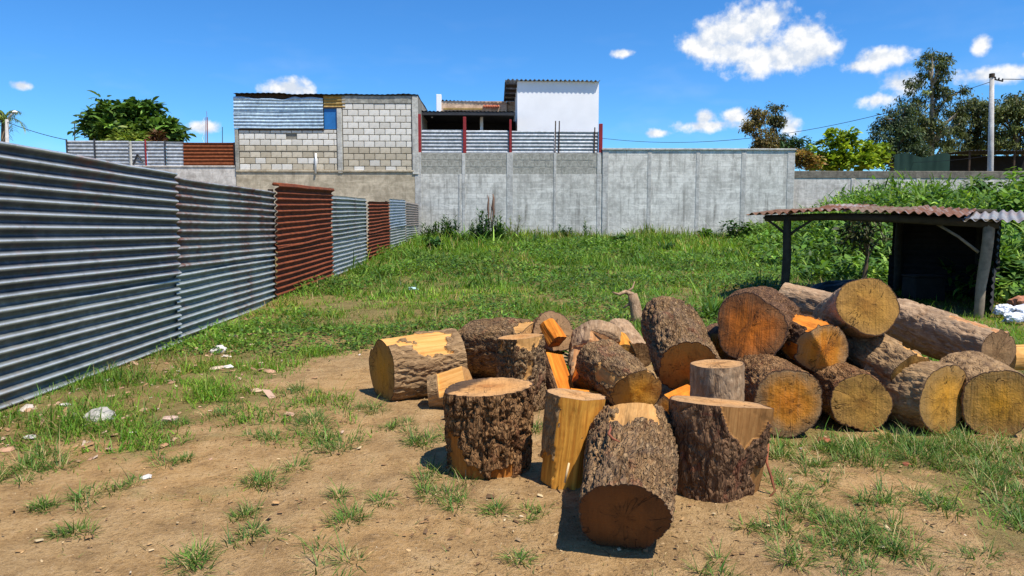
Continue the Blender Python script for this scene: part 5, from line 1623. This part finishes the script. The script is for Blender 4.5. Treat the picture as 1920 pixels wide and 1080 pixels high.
b = XY(1508, 29.5, 0.7)
tree('bush', 'orange brown dry bush at the end of the tall wall', b, blobs_px(b, 29.5, [(1506, 300, 16, 14), (1528, 306, 18, 10), (1496, 292, 8, 12)]), 44, 34, 0.15, [(150, 110, 52), (126, 104, 46), (172, 132, 70), (110, 112, 50)], None, 29, (0.2, 1.3), 0.22, (-20, 60), 0.4, 0.05, None, k=2, limbs=8, cat='bush')

# ------------------------------------------------------------------ things beyond the wall at right
M_NET, nt = mat('green_netting')
n1 = nt.noise(nt.oc, 2.0, 4, 0.6)
setb(nt, nt.mix(n1, srgb(22, 44, 38), srgb(40, 68, 58)), 0.8, 0, 0.2)
nx0, nx1 = P(1676, 300, 34), P(1782, 300, 34)
us = np.linspace(0, 1, 40); vs = np.linspace(0, 1, 10)
UU, VV = np.meshgrid(us, vs)
zt = P(1730, 291, 34).z; zb = 0.6
V = np.stack([nx0.x + (nx1.x - nx0.x) * UU, 34 + 0.12 * fbm(UU * 9, VV * 2, 0, 3, 3), zb + (zt - zb) * VV + 0.10 * VV * np.sin(UU * 9)], -1).reshape(-1, 3)
nett = link('green_netting', np_mesh('green_netting', V - np.array([nx0.x, 34, 0.6]), grid_quads(40, 10), None, None, True), M_NET, None, (nx0.x, 34, 0.6))
tag(nett, 'dark green netting stretched below the tallest tree', 'netting')
s0, s1 = P(1815, 285, 36), P(1990, 285, 36)
fsd = empty('dark_shelter', (s0.x, 36, 0.6))
tag(fsd, 'dark open shelter with thin roof behind the utility pole', 'shelter')
zr = P(1860, 283, 36).z - 0.6
corr('roof_sheet', M_DARKGREY, fsd, (0, -0.2, zr), (0, 1, 0.03), (1, 0, 0), 3.0, s1.x - s0.x, 0.18, 0.02, 4, 0.02, 81)
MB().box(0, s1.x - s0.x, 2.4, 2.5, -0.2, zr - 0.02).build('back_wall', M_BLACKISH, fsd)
for t in (0.02, 0.25, 0.5, 0.75, 0.98):
    MB().bar(((s1.x - s0.x) * t, 0, -0.2), ((s1.x - s0.x) * t, 0, zr), 0.05, 6).build('post', M_WOODDARK, fsd)
# utility pole and its lines
M_POLE = concrete('pole_concrete', (168, 164, 158), (190, 186, 180), (120, 112, 104), 0.4, 2.0, 0.2, 0, 0.3)
pb = XY(1856, 28.5, 0.8)
up = empty('utility_pole', pb)
tag(up, 'tall pale concrete utility pole in front of the right trees', 'pole')
ptop = P(1860, 139, 28.5) - pb
MB().tube([(0, 0, -0.4), tuple(ptop * 0.5), tuple(ptop)], [0.13, 0.105, 0.08], 12).build('pole_shaft', M_POLE, up, True)
MB().tube([tuple(ptop - Vector((0, 0, 0.14))), tuple(ptop + Vector((0, 0, 0.02)))], 0.10, 10).build('pole_band', M_WOODDARK, up)
MB().tube([tuple(ptop - Vector((0, 0.02, 0.18))), tuple(ptop + Vector((0.42, -0.05, -0.28)))], [0.03, 0.03], 6).build('bracket', M_DARKGREY, up)
for t in (0.25, 0.6, 0.95):
    q_ = ptop + Vector((0.42 * t, -0.05, -0.18 - 0.1 * t))
    MB().tube([q_, q_ + Vector((0, 0, 0.05)), q_ + Vector((0, 0, 0.1))], [0.02, 0.035, 0.02], 7).build('insulator', M_DARKGREY, up, True)
M_WIRE = plain('black_wire', (40, 42, 46), 0.6)


def wire(label, a, b, sag, r=0.011, n=16):
    a, b = Vector(a), Vector(b)
    pts = [a.lerp(b, i / n) - Vector((0, 0, sag * 4 * (i / n) * (1 - i / n))) for i in range(n + 1)]
    tag(MB().tube(pts, r, 5).build('power_line', M_WIRE, None, True), label, 'power line')


pt_ = pb + ptop
wire('dark power line leaving the utility pole to the right', pt_ + Vector((0.4, -0.05, -0.2)), pt_ + Vector((7, -3, 0.1)), 0.25, 0.014)
wire('thin power line crossing the sky above the tall wall', pt_ + Vector((-0.05, 0, -0.3)), P(1080, 252, 40), 1.2, 0.012, 30)
wire('thin power line low over the green netting', P(1858, 292, 28.4), P(1600, 300, 40), 0.2, 0.009)
# street lamp at the far left and its wire
lb = XY(14, 30, 0.6)
sl = empty('street_lamp', lb)
tag(sl, 'pale street lamp with short arm at the left edge', 'street lamp')
lt = P(13, 224, 30) - lb
MB().tube([(0, 0, -0.3), tuple(lt)], [0.09, 0.065], 10).build('lamp_post', M_POLE, sl, True)
la = P(27, 211, 30) - lb
MB().tube([tuple(lt - Vector((0, 0, 0.05))), tuple((lt + la) / 2 + Vector((0, 0, 0.03))), tuple(la)], 0.03, 8).build('lamp_arm', M_POLE, sl, True)
lump('lamp_head', M_WHITE, tuple(la + Vector((0.02, 0, 0.02))), (0.11, 0.08, 0.06), 3, 0.05, 2, sl)
wire('power line from the street lamp down to the far grey sheet fence', lb + lt - Vector((0, 0, 0.1)), (wx(131.5), WY + 0.05, wz(264)), 0.06, 0.013)
# masts on the left skyline
for (px, yt, Y, lab, rr) in ((140, 231, 30, 'thin pole standing left of the dark green tree', 0.025), (417, 238, 34, 'thin pole beside the block house', 0.022)):
    q_ = XY(px, Y, 0.6)
    t_ = P(px, yt, Y)
    m_ = MB().tube([(0, 0, -0.2), tuple((t_ - q_) * 0.6), tuple(t_ - q_)], [rr, rr, rr * 0.7], 6).build('thin_pole', M_DARKGREY, None)
    m_.location = q_
    tag(m_, lab, 'pole')
q_ = XY(388, 60, 0.7)
am = empty('antenna_mast', q_)
tag(am, 'distant red and white lattice antenna mast left of the block house', 'antenna')
t_ = P(387.5, 220, 60) - q_
for j, (dx, dy) in enumerate(((-0.12, 0), (0.12, 0), (0, 0.2))):
    MB().tube([(dx, dy, 0), (dx * 0.5 + t_.x, dy * 0.5, t_.z)], 0.025, 5).build('mast_leg', M_REDSTEEL, am)
lat = MB()
for j in range(16):
    z0_, z1_ = t_.z * j / 16, t_.z * (j + 1) / 16
    s_ = 1 if j % 2 else -1
    lat.bar((-0.11 * s_, 0, z0_), (0.11 * s_, 0, z1_), 0.014, 4)
lat.build('lattice', M_WHITE, am)
MB().bar((t_.x, 0.05, t_.z), (t_.x, 0.05, t_.z + 0.5), 0.015, 5).build('antenna_tip', M_REDSTEEL, am)

# ------------------------------------------------------------------ weeds
M_WEED = leafmat('weed_leaf', 0.35, 0.5)


def weed_plant(name, label, base, kind, h, seed, cols, cat='plant', group=None, scale=1.0, n=None):
    rng = np.random.default_rng(seed)
    base = Vector(base)
    root = empty(name, base)
    tag(root, label, cat, group)
    prt = []
    if kind == 'stalk':                      # upright stems with narrow leaves
        ns = n or 4
        mb = MB()
        for j in range(ns):
            ox, oy = rng.normal(0, 0.12 * scale, 2)
            hh = h * rng.uniform(0.6, 1.0)
            tx, ty = ox + rng.normal(0, 0.08), oy + rng.normal(0, 0.08)
            mb.tube([(ox, oy, -0.05), ((ox + tx) / 2, (oy + ty) / 2, hh * 0.5), (tx, ty, hh)], [0.014, 0.011, 0.004], 5)
            m_ = 26
            t = rng.uniform(0.08, 1.0, m_)
            bp = np.stack([ox + (tx - ox) * t, oy + (ty - oy) * t, hh * t], 1)
            V, Q, T, nv = strips(bp, rng.uniform(0, 6.3, m_), rng.uniform(0.2, 1.1, m_), 0.30 * scale * (1.15 - 0.7 * t) * rng.uniform(0.7, 1.2, m_), 0.045 * scale * (1.2 - 0.6 * t), rng.uniform(0.3, 1.4, m_), 3, [0.5, 1.0, 0.7])
            prt.append((V, Q, T, nv, col_var(rng, m_, cols)))
        mb.build('stem', plain_cached('green_stem', (96, 112, 52)), root, True)
    elif kind == 'arch':                     # long arching blades from one crown
        m_ = n or 60
        bp = np.stack([rng.normal(0, 0.07 * scale, m_), rng.normal(0, 0.07 * scale, m_), np.full(m_, -0.02)], 1)
        V, Q, T, nv = strips(bp, rng.uniform(0, 6.3, m_), rng.uniform(0.7, 1.5, m_), h * rng.uniform(0.6, 1.35, m_), 0.035 * scale * rng.uniform(0.7, 1.3, m_), rng.uniform(0.6, 2.0, m_), 4, [0.6, 1.0, 0.85, 0.5])
        prt.append((V, Q, T, nv, col_var(rng, m_, cols)))
    elif kind == 'bush':                     # broad leaves on short twigs
        m_ = n or 260
        d = rng.normal(0, 1, (m_, 3)); d /= np.linalg.norm(d, axis=1)[:, None]
        rr = rng.random(m_) ** 0.5
        bp = d * rr[:, None] * np.array([0.55 * h * scale, 0.45 * h * scale, 0.48 * h]) + np.array([0, 0, 0.5 * h])
        bp[:, 2] = np.maximum(bp[:, 2], 0.01)
        V, Q, T, nv = strips(bp, np.arctan2(d[:, 1], d[:, 0]) + rng.normal(0, 0.5, m_), rng.uniform(-0.5, 0.8, m_), 0.16 * scale * rng.uniform(0.6, 1.3, m_), 0.10 * scale * rng.uniform(0.6, 1.3, m_), rng.uniform(0.1, 0.9, m_), 3, [0.45, 1.0, 0.8])
        prt.append((V, Q, T, nv, col_var(rng, m_, cols)))
        mb = MB()
        for j in range(7):
            e = Vector(bp[j * 7])
            mb.tube([(0, 0, -0.05), tuple(e * 0.5 + Vector((0, 0, 0.05))), tuple(e)], [0.014, 0.010, 0.004], 5)
        mb.build('stem', plain_cached('green_stem', (96, 112, 52)), root, True)
    link('leaves', leaf_mesh('leaves', prt), M_WEED, root)
    return root


_pc = {}


def plain_cached(name, rgb):
    if name not in _pc: _pc[name] = plain(name, rgb, 0.8)
    return _pc[name]


GA = [(84, 118, 42), (66, 100, 36), (106, 136, 54)]
GD = [(52, 86, 40), (66, 104, 48), (42, 70, 34)]


def gpt(px, Y):
    p = XY(px, Y, 0)
    p.z = float(terr(p.x, p.y))
    return p


weed_plant('tall_weed', 'dark upright weed near the wall, left of the dry brown spikes', gpt(842, 24.8), 'stalk', 1.0, 1, GD, n=12, scale=1.3)
weed_plant('arching_weed', 'arching long leaved weed left of the dry brown spikes', gpt(868, 24.2), 'arch', 0.75, 2, GA, n=90, scale=1.3)
tw = weed_plant('tall_weed', 'tallest weed with two dry brown spikes against the grey wall', gpt(921, 24.5), 'stalk', 1.15, 3, GD, n=16, scale=1.4)
for (dx, hh, rr) in ((-0.10, 1.62, 0.035), (0.07, 1.66, 0.05), (0.0, 1.3, 0.02)):
    pts = [(dx * 0.6, 0, 0.5)] + [(dx + 0.015 * math.sin(k * 2.1), 0, hh - 0.75 + 0.75 * k / 5) for k in range(6)]
    MB().tube(pts, [0.012] + [rr * x for x in (0.6, 0.9, 1.0, 0.95, 0.7, 0.25)], 7).build('dry_spike', plain_cached('dry_spike', (122, 92, 74)), tw, True)
for i, (px, Y, h_, k_, lab, cl) in enumerate((
        (962, 25.6, 0.95, 'stalk', 'thin pale weed stems right of the dry brown spikes', [(140, 140, 84), (110, 120, 60)]),
        (985, 25.2, 0.55, 'arch', 'yellowish arching weed at the foot of the middle wall', [(140, 158, 60), (116, 140, 50)]),
        (1004, 23.5, 0.5, 'arch', 'dark arching weed below the yellowish one', GD),
        (1098, 26.2, 0.85, 'stalk', 'thin single weed rising beside the wall pier', GD),
        (1160, 21.0, 0.42, 'bush', 'small dark green bush alone in the lawn', GD),
        (1228, 23.0, 0.45, 'arch', 'low arching weed in the middle of the far lawn', GA),
        (1250, 20.0, 0.4, 'arch', 'dense arching weed right of the small dark bush', GD),
        (1325, 25.3, 0.5, 'bush', 'low leafy bush left of the taller bush by the wall', GA),
        (1372, 25.0, 0.85, 'bush', 'taller dark leafy bush against the pale wall', GD),
        (1402, 24.6, 0.6, 'bush', 'light green bush right of the taller dark bush', GA),
        (1440, 23.5, 0.55, 'arch', 'bright arching weed left of the shed', GA),
        (800, 22.0, 0.40, 'bush', 'leafy weed beside the far end of the corrugated fence', GA),
        (815, 20.0, 0.34, 'bush', 'dark leafy weed in front of the fence end', GD),
        (780, 17.5, 0.30, 'arch', 'low arching weed right of the second rusty panel', GA),
        (1245, 8.3, 0.36, 'arch', 'spray of arching grass just behind the leaning log', GA),
        (1335, 7.9, 0.34, 'arch', 'arching grass left of the orange split log', GA),
        (1090, 4.75, 0.22, 'bush', 'green weed growing between slab and hollow split log', GA))):
    weed_plant('weed', lab, gpt(px, Y), k_, h_, 40 + i, cl, n=None if k_ != 'bush' else 220, scale=0.7 if Y < 10 else 1.0)
# yellow-green taller mass of weeds along the foot of the wall, and the overgrown bank at right
rng = np.random.default_rng(99)
prt = []
n = 4200
x = rng.uniform(wx(790), wx(1480), n); y = 26.9 - np.abs(rng.normal(0, 1.1, n))
hh = 0.22 + 0.42 * np.clip(fbm(x * 0.7, y * 0.7, 0, 71, 3) + 0.35, 0, 1)
V, Q, T, nv = strips(np.stack([x, y, terr(x, y) - 0.02], 1), rng.uniform(0, 6.3, n), rng.uniform(0.6, 1.5, n), hh * rng.uniform(0.6, 1.5, n), np.full(n, 0.03), rng.uniform(0.1, 1.3, n), 3, [0.7, 1, 0.7])
prt.append((V, Q, T, nv, col_var(rng, n, [(128, 146, 54), (104, 132, 48), (82, 112, 42), (150, 140, 80)], None, 0.22)))
tag(link('wall_weeds', leaf_mesh('wall_weeds', prt), M_WEED), 'ragged fringe of weeds along the foot of the wall', 'weeds', kind='stuff')


def bank_weeds():
    prt = []
    n = 46000
    y = rng.uniform(8.0, 26.5, n); x = rng.uniform(3.4, 21, n)
    edge = np.interp(y, [8, 10, 12, 15, 20, 26.5], [6.3, 6.2, 5.3, 5.6, 7.0, 9.5])
    k = (x > edge + 0.6 * fbm(x, y, 0, 5, 3)) & (x < 0.80 * y + 1.2)
    x, y = x[k], y[k]
    m = len(x)
    tall = np.clip(0.55 + 0.9 * fbm(x * 0.8, y * 0.8, 0, 6, 3), 0.15, 1.3) * (0.5 + 0.5 * sstep(x - np.interp(y, [8, 10, 12, 15, 20, 26.5], [6.3, 6.2, 5.3, 5.6, 7.0, 9.5]), 0, 2.6))
    low = rng.random(m)
    z = terr(x, y) + tall * 0.95 * low
    tone = 1 + 0.6 * fbm(x * 1.3, y * 1.3, 0, 7, 3)
    lg = 0.14 + 0.48 * rng.random(m) * tall
    c = col_var(rng, m, [(104, 140, 50), (130, 164, 62), (78, 112, 42), (152, 176, 78), (60, 92, 38)], None, 0.22) * tone[:, None]
    V, Q, T, nv = strips(np.stack([x, y, z], 1), rng.uniform(0, 6.3, m), rng.uniform(-0.1, 1.4, m), lg, 0.026 + 0.04 * rng.random(m), rng.uniform(0.3, 2.2, m), 3, [0.7, 1.0, 0.7])
    prt.append((V, Q, T, nv, c))
    # broad leaves among them
    kk = rng.random(m) < 0.7
    xx, yy, zz_ = x[kk], y[kk], z[kk] + 0.1 * rng.random(kk.sum())
    m2 = len(xx)
    V, Q, T, nv = strips(np.stack([xx, yy, zz_], 1), rng.uniform(0, 6.3, m2), rng.uniform(-0.3, 0.9, m2), 0.10 + 0.13 * rng.random(m2), 0.05 + 0.07 * rng.random(m2), rng.uniform(0.1, 1.0, m2), 3, [0.5, 1.0, 0.8])
    prt.append((V, Q, T, nv, col_var(rng, m2, [(88, 126, 44), (116, 152, 56), (64, 96, 38)], None, 0.22) * tone[kk][:, None]))
    tag(link('bank_weeds', leaf_mesh('bank_weeds', prt), M_WEED), 'thick green weeds covering the bank behind the shed', 'weeds', kind='stuff')


bank_weeds()
BW = 'clumps of long arching leaves on the weedy bank'
rr_ = random.Random(8)
for i, (px, Y, h_) in enumerate(((1640, 19, 0.8), (1690, 20, 0.95), (1735, 21, 1.2), (1760, 19, 0.9), (1800, 22, 0.9), (1840, 20, 1.0), (1880, 21, 1.1), (1910, 19, 1.2), (1700, 17, 0.7), (1860, 15, 0.8), (1905, 12, 0.9), (1620, 16, 0.6), (1560, 20, 0.7), (1520, 21, 0.6), (1895, 10.5, 0.7), (1780, 16, 0.8))):
    weed_plant('arching_weed', 'clump of long arching leaves standing out of the weedy bank behind the shed', gpt(px, Y), 'arch', h_, 200 + i, GA + [(128, 158, 66)], n=70, scale=1.3, group=BW)
for i, (px, Y, h_, lab) in enumerate(((1540, 17.0, 0.65, 'leafy bush seen left of the shed post'), (1590, 15.5, 0.6, 'leafy bush behind the open half of the shed'), (1648, 14.0, 0.6, 'dark bush close behind the shed back wall'),
        (1760, 17.5, 0.9, 'big dark leafy bush on the bank above the shed roof'), (1690, 19.0, 0.7, 'rounded bush at the left foot of the bank'), (1830, 18.5, 0.95, 'broad leaved bush on the bank right of the big dark bush'),
        (1905, 14.0, 0.9, 'tall leafy bush at the right edge beyond the shed post'), (1890, 9.6, 0.55, 'leafy bush directly behind the white sacks'), (1915, 17.0, 1.1, 'tall bush on the bank at the right edge'))):
    weed_plant('bush', lab, gpt(px, Y), 'bush', h_, 300 + i, [[(112, 150, 58), (90, 126, 46), (130, 164, 72)], GA][i % 2], cat='bush', n=480, scale=0.95)
for i, (px, Y, h_, lab) in enumerate(((800, 25.6, 0.7, 'upright weed in the corner where fence meets wall'), (826, 25.9, 0.85, 'thin weed right of the fence corner'), (893, 25.2, 0.8, 'leafy weed between the arching weed and the dry spikes'), (940, 25.0, 0.75, 'leafy weed just right of the dry spikes'), (1060, 26.0, 0.6, 'short weed near the middle wall pier'))):
    weed_plant('tall_weed', lab, gpt(px, Y), 'stalk', h_, 330 + i, [GD, GA][i % 2], n=9, scale=1.2)
# small twisted tree behind the shed
b = gpt(1618, 11.2)
tree('small_tree', 'small twiggy tree seen through the open half of the shed', b, [(0.0, 0, 0.85, 0.34, 0.3, 0.30), (0.1, 0, 1.05, 0.25, 0.25, 0.2), (-0.2, 0, 0.75, 0.2, 0.2, 0.15)], 46, 30, 0.07, [(70, 72, 44), (88, 84, 52), (60, 78, 36)], None, 51, (0.2, 1.2), 0.10, (-50, 50), 0.4, 0.05, None, k=2, limbs=20, shell=0.2)

# ------------------------------------------------------------------ litter
M_STONE = plain('pale_stone', (198, 190, 182), 0.9, 0, 0.25, 14)
M_STONE2 = plain('grey_stone', (168, 162, 154), 0.9, 0, 0.3, 14)
for i, (px, py, s, lab, m_) in enumerate(((410, 662, 15, 'white lump of rubble in the grass by the fence', M_STONE), (188, 788, 26, 'pale grey rounded stone in the grass by the near fence', M_STONE2), (274, 897, 11, 'small white flake lying on the bare soil', M_STONE),
                                      (122, 762, 10, 'small pale stone near the fence foot', M_STONE), (205, 715, 9, 'small white stone beside the fence', M_STONE), (318, 790, 18, 'flat pinkish stone in the grass patch', plain('pink_stone', (190, 160, 142), 0.9)),
                                      (56, 822, 12, 'flat whitish stone at the left edge', M_STONE2), (480, 735, 12, 'flat tan stone at the edge of the grass patch', plain('tan_stone', (186, 158, 128), 0.9)), (437, 632, 9, 'pink scrap beside the fence foot', plain('pink_scrap', (206, 160, 150), 0.8)),
                                      (903, 908, 5, 'white crumb at the foot of the stout standing log', M_STONE), (1700, 872, 9, 'reddish bark scrap in the grass at right', M_STRIP), (1545, 828, 14, 'reddish scrap at the foot of the bottom logs', M_STRIP))):
    p = G(px, py)
    k = p.y / FPX * s
    o = lump('stone', m_, (p.x, p.y, p.z + k * 0.2), (k, k * 0.8, k * (0.75 if i in (0, 1) else 0.4)), 30 + i, 0.35, 3 if i < 2 else 2)
    tag(o, lab, 'stone' if 'stone' in lab or 'rubble' in lab else 'scrap')
    if 'stone' not in lab and 'rubble' not in lab: o.name = 'scrap'
# white sacks at the right edge behind the heap
M_SACK, nt = mat('white_sack')
n1 = nt.noise(nt.oc, 7, 4, 0.6, 1.2)
n2 = nt.noise(nt.oc, 3.5, 3, 0.5, 0.4)
c = nt.mix(nt.mapr(n1, 0.56, 0.60, 0, 0.8), srgb(226, 228, 234), srgb(60, 66, 84))
setb(nt, nt.mix(nt.mapr(n2, 0.6, 0.68, 0, 0.5), c, srgb(150, 160, 190)), 0.5, 0, 0.4, nt.bump(n1, 0.6, 0.05))
for i, (px, py, Y, s, lab) in enumerate(((1884, 584, 7.6, 0.11, 'crumpled white plastic sack beside the shed post'), (1902, 606, 7.3, 0.11, 'lower white sack at the right edge'), (1922, 588, 7.5, 0.12, 'white sack cut by the right edge'))):
    p = P(px, py, Y)
    o = lump('plastic_sack', M_SACK, (p.x, p.y, max(p.z, float(terr(p.x, p.y)) + 0.06)), (s, s * 0.8, s * 0.7), 60 + i, 0.34, 4, None, 1.9)
    tag(o, lab, 'sack')
p = P(1915, 572, 7.9)
tag(lump('brick_rubble', plain('brick_rubble', (176, 120, 92), 0.9, 0, 0.3, 9), p, (0.13, 0.12, 0.1), 66, 0.4, 3), 'reddish lump of rubble behind the white sacks', 'rubble')
# bits of bluish and white plastic in the lawn
for i, (px, py, lab, rgb) in enumerate(((775, 548, 'bluish plastic scrap in the middle of the lawn', (170, 200, 206)), (1235, 470, 'white scrap far back in the lawn', (220, 220, 220)), (430, 700, 'pale scrap in the grass patch by the fence', (214, 206, 196)))):
    p = G(px, py)
    k = p.y / FPX * 9
    tag(lump('plastic_scrap', plain('scrap_%d' % i, rgb, 0.5), p + Vector((0, 0, 0.05)), (k, k * 0.6, k * 0.4), 80 + i, 0.5, 2), lab, 'scrap')
